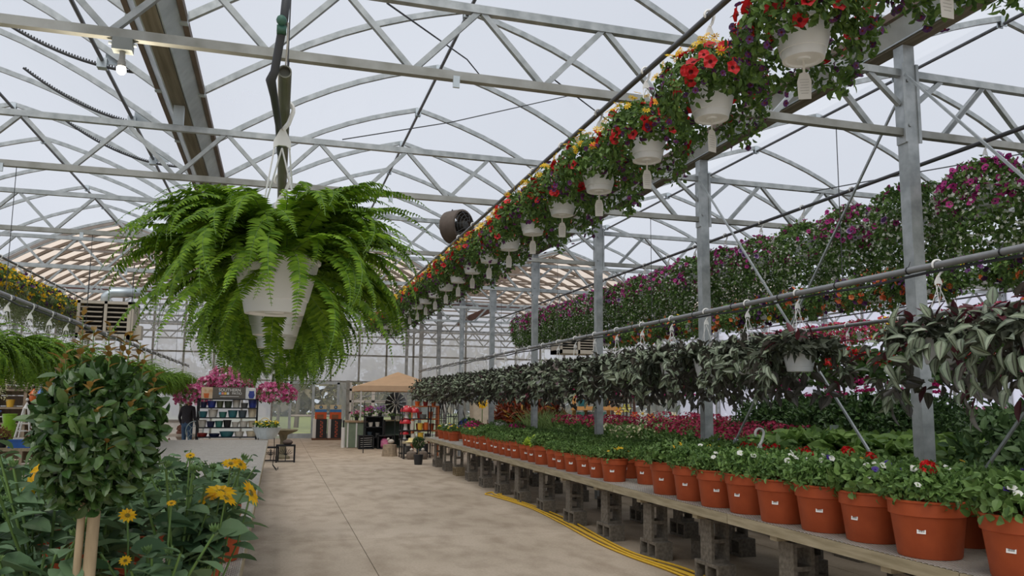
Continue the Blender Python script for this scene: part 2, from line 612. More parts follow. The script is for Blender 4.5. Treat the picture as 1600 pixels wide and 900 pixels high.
# trusses
def rect_bar_mesh(name, L, w, h, m):
    return MB().box((0, L / 2, 0), (w, L, h)).mesh(name, m)
web_L = math.hypot(.5175, .52)
web_me = rect_bar_mesh('web', web_L, .042, .042, galv)
end_me = rect_bar_mesh('web', .42, .042, .042, galv)
def place_bar(o, p, q):
    d = Vector(q) - Vector(p)
    o.location = p
    o.rotation_euler = d.to_track_quat('Y', 'Z').to_euler()
for i, y in enumerate(Y_POST):
    for xc, nm in ((-1.2, 'middle'), (12.0, 'right'), (-14.4, 'left')):
        x0, x1 = xc - 6.6 + .06, xc + 6.6 - .06
        if xc < -10:
            x0 = -14.55
        where = 'beside the camera' if i < 2 else f'{ORD[i-2]} from the camera'
        t = tag(ob('roof_truss', None, None, (0, y, 0)), f'galvanised lattice roof truss over the {nm} span, {where}', None, None, 'structure')
        bl = MB().box(((x0 + x1) / 2, 0, 4.105), (x1 - x0, .062, .066)); bl.build('bottom_chord', galv_d if i < 5 else galv, t)
        MB().box(((x0 + x1) / 2, 0, 4.665), (x1 - x0, .06, .066)).build('top_chord', galv, t)
        ks = range(-6, 6) if xc > -10 else range(0, 6)
        for k in ks:
            xa, xm, xb = xc + 1.035 * k, xc + 1.035 * (k + .5), xc + 1.035 * (k + 1)
            for p, q in (((xa + .02, 0, 4.13), (xm - .02, 0, 4.64)), ((xm + .02, 0, 4.64), (xb - .02, 0, 4.13))):
                place_bar(ob('web', web_me, t), p, q)
        for s in ((-1, 1) if xc > -10 else (1,)):
            place_bar(ob('web', end_me, t), (xc + s * 6.2, 0, 4.64), (xc + s * 6.52, 0, 4.37))
            place_bar(ob('web', web_me, t), (xc + s * 5.72, 0, 4.64), (xc + s * 6.2, 0, 4.13))
        if xc > -10:
            MB().box((xc, 0, 4.83), (.11, .06, .26)).build('gutter_stub', galv_l, t)
            if y < 24.5:
                cl = MB()
                for dx in (-3.9, -1.7, 2.4, 4.3):
                    cl.box((xc + dx, -.035, 4.05), (.05, .02, .09))
                cl.build('chord_clip', galv_l, t)

# gutters
for gi, gx in enumerate(GUT):
    L = Y_BACK - Y_ARCH0
    yc = (Y_ARCH0 + Y_BACK) / 2
    g = tag(ob('trim_%d' % (gi + 1), None, None, (gx, yc, 0)), f'long galvanised and timber roof gutter, {ORD[gi]} of the six counted across from the shelf-wall side', None, None, 'structure')
    MB().box((0, 0, 4.945), (.15, L, .04)).build('gutter_board', gutter_wood, g)
    for s in (-1, 1):
        b = MB()
        V = [(s * .075, -L / 2, 4.95), (s * .2, -L / 2, 5.1), (s * .212, -L / 2, 5.095), (s * .087, -L / 2, 4.94)]
        V = V + [(x, -y, z) for x, y, z in V]
        b.add(V, [(0, 1, 5, 4), (1, 2, 6, 5), (2, 3, 7, 6), (3, 0, 4, 7), (0, 3, 2, 1), (4, 5, 6, 7)])
        b.build('gutter_side', galv_l, g)
        MB().box((s * .235, 0, 5.12), (.05, L, .07)).build('lock_strip', brown_strip, g)
        MB().box((s * .088, 0, 4.955), (.014, L, .03)).build('drip_edge', galv_l, g)

# arched roof bays
def arch(s, half=3.3, z0=5.13, z1=6.56, bulge=.2, n=9, dz=0.0, x0=.24):
    t = np.linspace(0, 1, n)
    x = s * (half - x0) * (1 - t)
    z = z0 + (z1 - z0) * t + bulge * np.sin(np.pi * np.minimum(t * .97, 1)) + dz
    return x, z
def rib_mesh(s, w=.024, h=.035):
    x, z = arch(s)
    b = MB()
    P = np.stack([x, np.zeros_like(x), z], 1)
    V, n = [], len(P)
    T = np.gradient(P, axis=0); T /= np.linalg.norm(T, axis=1)[:, None]
    for i in range(n):
        nn = np.array([-T[i][2], 0, T[i][0]])
        for a_, c_ in ((-w, -h), (w, -h), (w, h), (-w, h)):
            V.append(P[i] + np.array([0, a_, 0]) + nn * c_)
    F = [(0, 1, 2, 3), tuple(4 * (n - 1) + k for k in (3, 2, 1, 0))]
    for i in range(n - 1):
        for k in range(4):
            F.append((i * 4 + k, i * 4 + (k + 1) % 4, i * 4 + 4 + (k + 1) % 4, i * 4 + 4 + k))
    b.add(V, F)
    return b.mesh('rib', galv)
rib_l, rib_r = rib_mesh(-1), rib_mesh(1)
clip_me = MB().box((0, -.03, 6.53), (.09, .012, .13)).box((0, .03, 6.53), (.09, .012, .13)).mesh('ridge_clip', galv_l)
foot = MB()
for s in (-1, 1):
    foot.box((s * 3.1, 0, 5.13), (.13, .07, .12))
foot_me = foot.mesh('rib_foot', galv_l)
ANG = [(-14.4, -7.8), (-7.8, -1.2), (-1.2, 5.4), (5.4, 12.0), (12.0, 18.6)]
for bi, (a, b_) in enumerate(ANG):
    xc = (a + b_) / 2
    c = tag(ob('ceiling', None, None, (xc, 0, 0)), f'arched clear film roof bay on steel ribs, {ORD[bi]} of five counted from the shelf-wall side', None, None, 'structure')
    nb = MB()
    ny = 15
    yy = np.linspace(Y_ARCH0, Y_ARCH1, ny)
    for s in (-1, 1):
        x, z = arch(s, dz=.05, n=12)
        V = np.array([(x[i], y, z[i] + (.018 * math.sin(i * 1.7 + j) if 0 < i < 11 else 0)) for j, y in enumerate(yy) for i in range(12)])
        F = np.array([(j * 12 + i, j * 12 + i + 1, j * 12 + 13 + i, j * 12 + 12 + i) for j in range(ny - 1) for i in range(11)])
        nb.add(V, F)
    nb.build('film', film_m, c, True)
    y = 5.71 - 4 * BAY / 2
    while y < Y_ARCH1 + .1:
        for me in (rib_l, rib_r):
            ob('rib', me, c, (0, y, 0))
        ob('ridge_clip', clip_me, c, (0, y, 0))
        ob('rib_foot', foot_me, c, (0, y, 0))
        y += BAY / 2
    MB().tube([(0, Y_ARCH0, 6.5), (0, Y_ARCH1, 6.5)], .024, 8).build('ridge_tube', pipe_dark, c)
    # doubled frame at the last rib
    for s, me in ((-1, rib_l), (1, rib_r)):
        ob('rib', me, c, (0, Y_ARCH1 + .35, -.05))

# beyond the film the same bays carry beige sheets on closer, browner ribs
def slope_sheet(s, y0, y1):
    x, z = arch(s, dz=.04, n=7)
    V = np.array([(x[i], y, z[i]) for y in (y0, y1) for i in range(7)])
    return MB().add(V, np.array([(i, i + 1, i + 8, i + 7) for i in range(6)]))
BP = .915
sheet_me = [slope_sheet(s, .06, BP - .06).mesh('roof_sheet', beige_m) for s in (-1, 1)]
def brown_rib(s):
    me = rib_mesh(s, .062, .04)
    me.materials.clear(); me.materials.append(rafter_m)
    return me
rib_b = [brown_rib(-1), brown_rib(1)]
collar_me = MB().box((0, 0, 6.08), (2.5, .05, .05)).box((0, 0, 5.72), (4.3, .05, .05)).mesh('collar_tie', rafter_m)
beige_bays = []
for bi, (a, b_) in enumerate(ANG):
    xc = (a + b_) / 2
    c = tag(ob('ceiling', None, None, (xc, 0, 0)), f'beige sheeted roof bay on close grey ribs beyond the clear film, {ORD[bi]} of five from the shelf-wall side', None, None, 'structure')
    y = Y_ARCH1 + .38
    k = 0
    while y < Y_BACK:
        for i in (0, 1):
            ob('rib', rib_b[i], c, (0, y, 0))
            if y + BP < Y_BACK + .3:
                ob('roof_sheet', sheet_me[i], c, (0, y, 0))
        if k % 2 == 0:
            ob('collar_tie', collar_me, c, (0, y, 0))
        y += BP; k += 1
    MB().tube([(0, Y_ARCH1 + .3, 6.5), (0, Y_BACK, 6.5)], .03, 8).build('ridge_tube', rafter_m, c)
    beige_bays.append(c)
MB().box((0, 24.32, 4.66), (33.0, .08, .1)).build('red_beam', red_steel, beige_bays[2], label='red-brown painted beam')
for xx in (-2.5, 4.4):
    MB().bar((xx, 24.3, 4.6), (xx, 29.5, 4.6), .1, .2).build('tie_beam', red_steel, beige_bays[2], label='red-brown painted beam')

# back wall: mullions, rails, milky panes; two doors
wb = tag(ob('wall_back', None, None, (0, Y_BACK, 0)), 'milky translucent back wall on grey mullions at the end of the aisle', None, None, 'structure')
mx = [-14.6]
while mx[-1] < 19:
    mx.append(mx[-1] + 1.2)
D1, D2 = (0.55, 2.55), (2.95, 5.15)
def in_door(a, b):
    return any(b > d[0] - .25 and a < d[1] + .25 for d in (D1, D2))
clear_m = FILM('clear wall panel', 'e9ecee', 'c9ccd0', .38, .5, (1, 1, 1), .1)
mul_me = MB().box((0, 0, 3.38), (.075, .1, 6.76)).mesh('mullion', galv_d)
mul_s = MB().box((0, 0, 4.6), (.075, .1, 4.3)).mesh('mullion', galv_d)
for x in mx:
    ob('mullion', mul_s if in_door(x, x) else mul_me, wb, (x, 0, 0))
levels = [0, 2.45, 3.6, 4.8, 5.9, 6.75]
for z in levels[1:]:
    MB().box((2.2, -.02, z), (33.6, .06, .07)).build('rail', galv_d, wb)
for a, b_ in zip(mx[:-1], mx[1:]):
    for z0, z1 in zip(levels[:-1], levels[1:]):
        if z0 == 0 and in_door(a, b_):
            continue
        MB().sheet(((a + b_) / 2, .04, (z0 + z1) / 2), (b_ - a - .04, 0, 0), (0, 0, z1 - z0 - .04)).build('pane', clear_m if z0 == 0 and a > .5 else poly_m, wb)
for xa, xb in ((mx[0], D1[0]), ):
    pass
# panes that close the wall beside the doors
def wall_fill(xa, xb):
    if xb - xa > .05:
        MB().sheet(((xa + xb) / 2, .04, 1.22), (xb - xa, 0, 0), (0, 0, 2.4)).build('pane', clear_m, wb)
left_edges = [b for a, b in zip(mx[:-1], mx[1:]) if not in_door(a, b) and b <= D1[0]]
right_edges = [a for a, b in zip(mx[:-1], mx[1:]) if not in_door(a, b) and a >= D2[1]]
wall_fill(max(left_edges), D1[0]); wall_fill(D1[1], D2[0]); wall_fill(D2[1], min(right_edges))

d1 = tag(ob('door_1', None, None, (0, Y_BACK - .06, 0)), 'glazed double door in a grey frame showing grass and trees outside', None, None, 'structure')
for x in (D1[0], 1.5, D1[1]):
    MB().box((x, 0, 1.2), (.11, .09, 2.4)).build('door_frame', galv_l, d1)
MB().box((1.55, 0, 2.38), (2.1, .09, .12)).build('door_frame', galv_l, d1)
for x0, x1 in ((D1[0], 1.5), (1.5, D1[1])):
    MB().box(((x0 + x1) / 2, 0, .98), (x1 - x0, .05, .07)).build('door_rail', white_m, d1)
    MB().box(((x0 + x1) / 2, 0, .12), (x1 - x0, .05, .2)).build('kick_panel', galv_l, d1)
    MB().sheet(((x0 + x1) / 2, .02, 1.3), (x1 - x0 - .1, 0, 0), (0, 0, 2.1)).build('door_pane', glass_m, d1)
d2 = tag(ob('door_2', None, None, (0, Y_BACK - .12, 0)), 'white sectional overhead door with two columns of windows behind the canopy', None, None, 'structure')
dz = [0, .55, 1.05, 1.55, 2.05, 2.42]
for x in (D2[0], D2[1]):
    MB().box((x, -.02, 1.25), (.14, .1, 2.5)).build('door_track', galv_d, d2)
for z0, z1 in zip(dz[:-1], dz[1:]):
    zc, h = (z0 + z1) / 2, z1 - z0
    MB().box((4.05, 0, z0 + .05), (2.06, .05, .1)).build('section_rail', white_m, d2)
    for x in (3.07, 4.05, 5.03):
        MB().box((x, 0, zc), (.1 if x != 4.05 else .14, .05, h)).build('section_stile', white_m, d2)
    for x in (3.56, 4.54):
        MB().sheet((x, .01, zc + .05), (.88, 0, 0), (0, 0, h - .1)).build('window_pane', glass_m, d2)

# side walls
for nm, x, lab in (('wall_left', -14.65, 'milky translucent side wall behind the garden ornaments'), ('wall_right', 19.05, 'milky translucent side wall far beyond the benches')):
    w = tag(ob(nm, None, None, (x, 0, 0)), lab, None, None, 'structure')
    y = -1.6
    while y < 35.5:
        MB().box((0, y, 2.55), (.08, .08, 5.1)).build('mullion', galv_d, w)
        for z0, z1 in ((0, .9), (.9, 2.4), (2.4, 5.1)):
            MB().sheet((0, y + .93, (z0 + z1) / 2), (0, 1.82, 0), (0, 0, z1 - z0 - .04)).build('pane', poly_m, w)
        y += 1.86
    for z in (.9, 2.4, 4.9):
        MB().box((0, 17, z), (.06, 37.2, .06)).build('rail', galv_d, w)

# cross bracing in the post line, and loose wires
br = MB()
def brace(p, q, label):
    b = MB().bar(p, q, .02, .02)
    P, Q = np.array(p), np.array(q)
    o = thing('brace_rod', label, 'brace')
    b.build('rod', galv, o)
    c = Q + (P - Q) * .085
    e = Q + (P - Q) * .02
    MB().bar(e, c, .04, .04).build('turnbuckle', galv_l, o)
    return o
brace((5.32, 5.62, 4.62), (5.32, 2.05, .55), 'steel brace rod running from the top of the nearest steel post out of frame')
brace((5.32, 2.1, 4.6), (5.34, 5.5, .62), 'steel brace rod rising from behind the foremost bench pots, right of the nearest post')
brace((5.31, 9.28, 4.62), (5.31, 5.95, .85), 'steel brace rod slanting down to the foot of the nearest steel post')
brace((5.49, 5.8, 4.62), (5.49, 9.1, .9), 'dark steel brace rod rising from the second steel post toward the nearest one')
def wire(name, P, r, m, label, cat='cable'):
    o = MB().tube(P, r, 5).build(name, m)
    return tag(o, label, cat)
wire('guy_wire', [at(535, 218, Y=9.32), at(705, 191, Y=9.9), at(905, 146, Y=10.4)], .007, cable_m, 'thin dark guy wire crossing below the middle ridge')
wire('guy_wire', [at(605, 5, Y=5.8), at(730, 93, Y=8.3), at(760, 130, Y=9.3)], .008, cable_m, 'thin dark guy wire slanting down from the top middle truss')
wire('guy_wire', [at(1060, 272, Y=9.35), at(860, 120, Y=5.72)], .006, cable_m, 'thin dark wire behind the red flowering baskets under the second truss')
wire('guy_wire', [at(1265, 300, Y=9.3), at(1440, 268, Y=8.0), at(1600, 240, Y=7.2)], .008, cable_m, 'thin dark wire stretched behind the nearest steel post')

# vent drive shaft and toothed racks in the bay beside the ridge
sh = thing('vent_drive', 'steel vent shaft with curved toothed racks under the roof beside the bulb', 'vent drive')
MB().tube([(-2.02, 3, 5.36), (-2.02, 22, 5.36)], .022, 8).build('drive_shaft', pipe_dark, sh)
for y in (7.55, 9.4, 11.3, 13.2):
    P = []
    for k in range(15):
        t = k / 14
        P.append((-3.35 + 1.75 * t, y, 5.75 - .62 * t + .55 * (t - .5) ** 2 * 1.2 - .02))
    P = np.array(P)
    b = MB().tube(P, .016, 6)
    for k in range(1, 60):
        t = k / 60 * 14
        i = int(t)
        p = P[i] + (P[min(i + 1, 14)] - P[i]) * (t - i)
        b.box(p + np.array((0, 0, .022)), (.012, .02, .02))
    b.build('toothed_rack', cable_m, sh)
    MB().box((-2.02, y, 5.33), (.1, .1, .11)).box((-1.9, y + .03, 5.42), (.2, .015, .16)).build('rack_bracket', galv_l, sh)

# outside
grass_m = M('lawn', '90955f', 0.95, 0, 0.15, 1.5, c2='737a49')
gr = MB().box((2, 75, -.14), (160, 78.6, .1)).build('ground', grass_m)
tag(gr, 'green lawn seen through the glazed end doors', None, None, 'structure')
gravel_m = M('pale gravel', 'b9b2a6', 0.95, 0, 0.12, 8)
tag(MB().box((2, 41, -.085), (120, 2.2, .03)).build('path', gravel_m), 'pale gravel path outside the end wall', None, None, 'structure')
tag(MB().box((2.2, -26, -.14), (160, 48, .1)).build('ground', gravel_m), 'pale gravel yard behind the camera', None, None, 'structure')
tree_m = M('bare grey bark', '6f6358', 0.9, 0, 0.2, 12)
twig_m = LEAF('dry twig foliage', '8a7a5a', '9f9a6a', .2, .8)
def bare_tree(seed, h):
    rng = np.random.RandomState(seed)
    b = MB(); tips = []
    def grow(p, d, L, r, lev):
        q = p + d * L
        m = (p + q) / 2 + rng.normal(size=3) * L * .05
        b.tube([p, m, q], [r, r * .8, r * .6], 5 if lev < 2 else 3, False)
        if lev == 4:
            tips.append(q); return
        for k in range(3 if lev else 5):
            dd = d + rng.normal(size=3) * .48 + np.array((0, 0, .12)); dd /= np.linalg.norm(dd)
            s = rng.uniform(.45, 1.0)
            grow(p + (q - p) * s, dd, L * rng.uniform(.55, .8), r * .5, lev + 1)
    grow(np.zeros(3), np.array((0, 0, 1.)), h * .38, h * .02, 0)
    tw = MB()
    tips = np.array(tips)
    P = tips[rng.randint(len(tips), size=900)] + rng.normal(size=(900, 3)) * .3
    tw.cloud(T_leaf2(.3), P, rng.normal(size=(900, 3)), rng.normal(size=(900, 3)), .22)
    return b.mesh('trunk', tree_m), tw.mesh('twigs', twig_m)
TR = [bare_tree(s, 7.5) for s in (3, 4, 5)]
rt = random.Random(5)
spots = [(-3.6, 47), (1.2, 52), (3.9, 46), (6.4, 54), (9.8, 48), (-7, 55), (-11, 50), (14, 56), (19, 49), (25, 58), (0.1, 60), (5, 64), (-15, 60), (11, 66), (-4, 68), (30, 66)]
for i, (x, y) in enumerate(spots):
    t = thing('bare_tree', 'bare brown spring tree standing outside beyond the translucent end wall', 'tree', (x, y, -.1), rt.uniform(0, 6), 'bare trees outside the end wall')
    t.scale = (rt.uniform(.8, 1.15),) * 3
    a_, c_ = TR[i % 3]
    ob('trunk', a_, t); ob('twigs', c_, t, kind='stuff')
hd = MB()
rr = np.random.RandomState(2)
P = np.stack([rr.uniform(-70, 75, 6000), rr.uniform(84, 92, 6000), np.abs(rr.normal(size=6000)) * 3.2], 1)
hd.cloud(T_leaf2(.6), P, rr.normal(size=(6000, 3)), rr.normal(size=(6000, 3)), rr.uniform(.8, 2, 6000))
tag(hd.build('woodland', LEAF('far bare woodland', '6d6353', '8d8268', .1, .9), None), 'distant grey-brown bare woodland beyond the lawn', 'woodland', None, 'stuff')
# ------------------------------------------------------------------ hanging rails
def rail(x, z, y0, y1, r, label, m=pipe_grey, drip=None, hang=None, sag=0):
    o = thing('hanging_rail', label, 'pipe', (x, y0, z))
    n = 14
    P = [(0, (y1 - y0) * k / (n - 1), -sag * math.sin(math.pi * k / (n - 1))) for k in range(n)]
    if r > .03:
        # open pipe end
        MB().lathe([(r * .82, .4), (r * .82, 0), (r, 0), (r, y1 - y0)], 14, axis=((1, 0, 0), (0, 0, 1), (0, -1, 0))).build('pipe', m, o, 40)
    else:
        MB().tube(P, r, 10).build('pipe', m, o, 40)
    if drip:
        D = [(.02 + .012 * math.sin(k * 1.3), (y1 - y0) * k / 40, -r - .015 - .02 * (k % 3 == 1)) for k in range(41)]
        MB().tube(D, .011, 6).build('drip_line', black_hose_m, o)
        b = MB()
        for k in range(1, int((y1 - y0) / .83)):
            b.lathe([(r + .002, -.006), (r + .005, -.006), (r + .005, .006), (r + .002, .006)], 8, (0, k * .83 + .3, 0), axis=((1, 0, 0), (0, 0, 1), (0, -1, 0)))
            b.bar((0, k * .83 + .3, r), (.02, k * .83 + .3, r + .045), .004)
        b.build('cable_ties', black_m, o, kind='stuff')
    if hang:
        for y in hang:
            MB().tube([(0, y - y0, 0), (0, y - y0, 4.08 - z)], .004, 5).build('hanger_wire', cable_m, o)
    return o
X_FERN, X_LEFT, X_R1, X_R2, X_RED, X_PUR, X_ORA, X_YEL, X_PNK = -.022, -2.76, 4.63, 7.26, 2.42, 5.95, 9.2, -4.56, 14.3
HI = 3.99
rail(X_R1, 2.68, 3.0, 27.2, .026, 'grey hanging rail carrying the striped trailing baskets over the right bench', pipe_grey, True, Y_POST[2:8])
rail(X_R2, 2.70, 4.5, 27.2, .026, 'grey hanging rail carrying red and magenta geranium baskets behind the nearest steel post', pipe_grey, None, Y_POST[2:8])
rail(X_LEFT, 2.70, 6.0, 27.4, .027, 'grey hanging rail with black drip clips over the left fern row', pipe_grey, True, Y_POST[2:8])
fr = rail(X_FERN, 2.73, 2.66, 12.5, .0225, 'dull green-grey pipe with an open end above the big fern', M('dull pipe', '6b6c60', .5, .3, .15, 8), None, (4.2, 5.71, 9.37))
MB().lathe([(.0185, .3), (.0185, 0), (.0225, 0), (.0228, 2.6)], 14, (0, -.02, 0), axis=((1, 0, 0), (0, 0, 1), (0, -1, 0))).build('open_end', M('pipe end', '77786b', .5, .3, .1, 9), fr, 40)
rail(X_RED, HI, 2.2, 21.0, .02, 'dark steel pipe under the trusses carrying red and yellow flower baskets', pipe_dark)
rail(X_PUR, HI, 2.2, 22.0, .02, 'dark steel pipe under the trusses carrying purple and white flower baskets', pipe_dark)
rail(X_ORA, HI, 4.0, 22.0, .02, 'dark steel pipe under the trusses carrying orange and dark purple flower baskets', pipe_dark)
rail(X_YEL, HI, 9.0, 22.5, .02, 'dark steel pipe under the trusses carrying yellow pansy baskets', pipe_dark)
rail(X_PNK, HI, 6.0, 22.0, .02, 'dark steel pipe under the far trusses carrying rose-pink flower baskets', pipe_dark)
hz = thing('irrigation_hose', 'black irrigation hose with a green valve hanging down to the fern pipe', 'hose')
MB().tube([at(449, -20, Y=2.55), at(444, 28, Y=2.56), at(440, 50, Y=2.58), at(429, 112, Y=2.62), at(423, 125, Y=2.64), at(428, 150, Y=2.7), at(435, 195, Y=2.95), at(437, 240, Y=3.4)],
          [.014, .014, .014, .014, .0165, .013, .012, .012], 10).build('hose', black_hose_m, hz, True)
MB().ball(at(440, 32, Y=2.545), (.017, .02, .017)).box(at(440, 47, Y=2.56), (.03, .03, .02)).build('valve', M('green valve', '3f6b5c', .5), hz, True)
MB().tube([at(450, 35, Y=2.56), at(449, 70, Y=2.6), at(446, 105, Y=2.66)], .003, 5).build('tie_wire', wire_m, hz)

# ------------------------------------------------------------------ hanging basket parts
def hook_mesh(drop, rim, bent=0.0, plate=.055, rail_r=.026):
    """white plastic hook over a rail at the origin; returns hook mesh and the wire mesh down to a pot rim at z=-drop"""
    R = rail_r + .012
    P = [(math.sin(a) * R, 0, math.cos(a) * R) for a in np.linspace(-2.2, 1.7, 12)]
    P += [(R * .55, 0, -R * 1.5), (.0, 0, -R * 2.3)]
    b = MB().tube(P, [.004] + [.0085] * 11 + [.009, .0085], 6)
    z0 = -R * 2.3
    w = plate / 2
    prof = [(-.008, z0 + .005), (.008, z0 + .005), (w, z0 - plate * .7), (w, z0 - plate * 1.15), (w * .45, z0 - plate * .95), (-w * .45, z0 - plate * .95), (-w, z0 - plate * 1.15), (-w, z0 - plate * .7)]
    V = [(x, -.004, z) for x, z in prof] + [(x, .004, z) for x, z in prof]
    n = len(prof)
    b.add(V, [tuple(range(n)), tuple(range(2 * n - 1, n - 1, -1))] + [(i, i + n, (i + 1) % n + n, (i + 1) % n) for i in range(n)])
    wr = MB()
    zt = z0 - plate * 1.1
    for k in range(4):
        a = math.pi / 4 + k * math.pi / 2
        x = (-1 if math.cos(a) < 0 else 1) * w * .85 if k % 2 == 0 else 0
        wr.tube([(x, 0, zt), (rim * math.cos(a) * .5, rim * math.sin(a) * .5, zt + (-drop - zt) * .5), (rim * math.cos(a), rim * math.sin(a), -drop)], .0032, 5)
    return b.mesh('hook', white_m, 40), wr.mesh('hanger_wire', wire_m)

def pot_mesh(R, h, taper=.72, name='pot', m=white_pot_m, step=True):
    """open plastic pot, rim at z=0"""
    rb = R * taper
    pr = [(.001, -h), (rb * .3, -h), (rb * .34, -h + .008), (rb * .8, -h + .008), (rb * .86, -h), (rb, -h), (rb * 1.03, -h + .012)]
    if step:
        pr += [(rb + (R - rb) * .2, -h * .78), (rb + (R - rb) * .2 + .004, -h * .77)]
    pr += [(R * .97, -h * .16), (R * .97, -h * .12), (R * 1.03, -h * .1), (R * 1.04, -.004), (R * 1.02, 0), (R * .95, 0), (R * .92, -h * .3), (.001, -h * .3)]
    return MB().lathe(pr, 28).mesh(name, m, 35)

tag_prof = [(-.03, -.15), (.03, -.15), (.034, -.06), (.022, -.02), (.006, -.012), (.005, .05), (-.005, .05), (-.006, -.012), (-.022, -.02), (-.034, -.06)]
tb = MB()
n = len(tag_prof)
tb.add([(x, -.0012, z) for x, z in tag_prof] + [(x, .0012, z) for x, z in tag_prof], [tuple(range(n)), tuple(range(2 * n - 1, n - 1, -1))] + [(i, i + n, (i + 1) % n + n, (i + 1) % n) for i in range(n)])
tag_me = tb.mesh('care_tag', M('paper care tag', 'cfcdc6', .7, 0, .04, 14))
tl = MB()
for k in range(6):
    tl.box((0, -.0016, -.05 - k * .014), (.042 - .008 * (k % 3 == 2), .0008, .003))
tagline_me = tl.mesh('print', M('grey print', 'aba9a4', .7))

def empty_label(txt):
    return txt

# leaf materials
fern_m = LEAF('bright fern', '44681a', '7da02c', .3, .6, spec=.2)
fern_new = LEAF('young fern', '7fae2c', 'a3c93e', .42, .5)
fern_dk = LEAF('muted fern', '48691f', '729431', .3, .6, spec=.2)  # narrower green range for every other fern on the left rail
bask_m = LEAF('basket foliage', '3a5726', '6c8b40', .28, .5)
bask_dk = LEAF('dark basket foliage', '42602f', '7a9a50', .28, .5)
purple_m = LEAF('dark purple petunia', '3c2247', '63306b', .2, .55)
red_m = LEAF('red petunia', 'b5121c', 'd82a2c', .25, .5)
yellow_m = LEAF('yellow petal', 'f0be14', 'ffdd33', .3, .5)
throat_m = LEAF('dark throat', '5b1518', '7a2420', .1, .6)
yc_m = LEAF('golden centre', 'b98412', 'd19b1c', .1, .7)

# ------------------------------------------------------------------ ferns
def frond(L, el, curl, rng, pin=.05, npin=38, mi=0):
    """arching frond in the x-z plane; el = start angle above the horizon"""
    n = 14
    P = [np.zeros(3)]
    a = el
    for k in range(n):
        P.append(P[-1] + np.array((math.cos(a), 0, math.sin(a))) * L / n)
        a -= curl * (.4 + 1.2 * k / n) / n
    P = np.array(P)
    P[:, 1] += rng.normal() * .03 * np.linspace(0, 1, n + 1) ** 2 * 3
    b = MB().tube(P, np.linspace(.0022, .0008, n + 1), 4, False, mi=1)
    t = np.linspace(.1, .985, npin)
    i = np.minimum((t * n).astype(int), n - 1)
    w = (t * n - i)[:, None]
    base = P[i] * (1 - w) + P[i + 1] * w
    tan = P[i + 1] - P[i]; tan /= np.linalg.norm(tan, axis=1)[:, None]
    nor = np.cross(tan, (0, 1., 0)); nor = np.where(nor[:, 2:] < 0, -nor, nor)
    env = np.minimum(1, (t - .06) / .14) * np.minimum(1, ((1.0 - t) / .42) ** .75) + .04
    # pinna: base lobe, shoulder, tip
    T = (np.array([(0, -.02, 0), (-.13, .1, .03), (-.105, .6, .0), (0, 1, -.14), (.105, .6, .0), (.13, .1, .03), (0, .5, .025)]),
         [np.array([(0, 6, 1), (1, 6, 2), (2, 6, 3), (3, 6, 4), (4, 6, 5), (5, 6, 0)])], [np.full(6, mi)])
    sp = L * .885 / npin
    for s in (-1, 1):
        d = np.array([0, s * 1., 0]) + tan * .32 + nor * rng.normal(size=(npin, 1)) * .14 - nor * .12
        T2 = (T[0] * np.array((sp * 1.42 / (pin * .26), 1, 1)), T[1], T[2])
        b.cloud(T2, base, d, nor + rng.normal(size=(npin, 3)) * .16, pin * env * rng.uniform(.92, 1.08, npin))
    return b

def frond_set(rng, pin, npin, Ls=(.3, .68)):
    out = []
    for el, curl in ((1.3, 3.2), (1.45, 2.8), (1.2, 2.4), (1.0, 2.6), (.9, 2.9), (.8, 2.2), (.7, 2.8), (.6, 2.0), (.5, 2.6), (.35, 2.0), (.2, 2.2), (.05, 1.7), (-.15, 1.5), (.9, 3.3), (.55, 3.0), (.3, 2.5)):
        out.append((el, curl, rng.uniform(*Ls)))
    return out
rf = np.random.RandomState(11)
near_fronds = [frond(L, el, curl, rf, .044, 46).mesh('frond', [fern_m, stem_m]) for el, curl, L in frond_set(rf, .05, 40, (.5, .66))]
young_fronds = [frond(L, el, curl, rf, .04, 30).mesh('frond', [fern_new, stem_m]) for el, curl, L in ((1.2, 1.6, .36), (.9, 1.6, .42), (.5, 1.3, .5), (.3, 1.0, .55), (.15, 1.2, .5))]
def joined_fern(rng, nf, pin, npin, mat, lo=.36, hi=.6, part=0.0):
    b = MB()
    for k in range(nf):
        el = rng.uniform(-.3, 1.0)
        f = frond(rng.uniform(lo, hi), el, rng.uniform(1.8, 3.0), rng, pin, npin)
        az = rng.uniform(0, 6.283)
        if part and abs((az + math.pi / 2 + math.pi) % (2 * math.pi) - math.pi) < part and rng.rand() < .93:
            az += 1.2 * (1 if rng.rand() < .5 else -1)
        c, s = math.cos(az), math.sin(az)
        Rm = np.array(((c, -s, 0), (s, c, 0), (0, 0, 1)))
        for V, in zip(f.V):
            pass
        V = np.concatenate(f.V) @ Rm.T + np.array((c * .06, s * .06, 0))
        k0 = b.n
        b.V.append(V); b.n += len(V)
        for F, m in zip(f.F, f.m):
            b.F.append(F + k0); b.m.append(m)
    return b.mesh('fronds', [mat, stem_m])

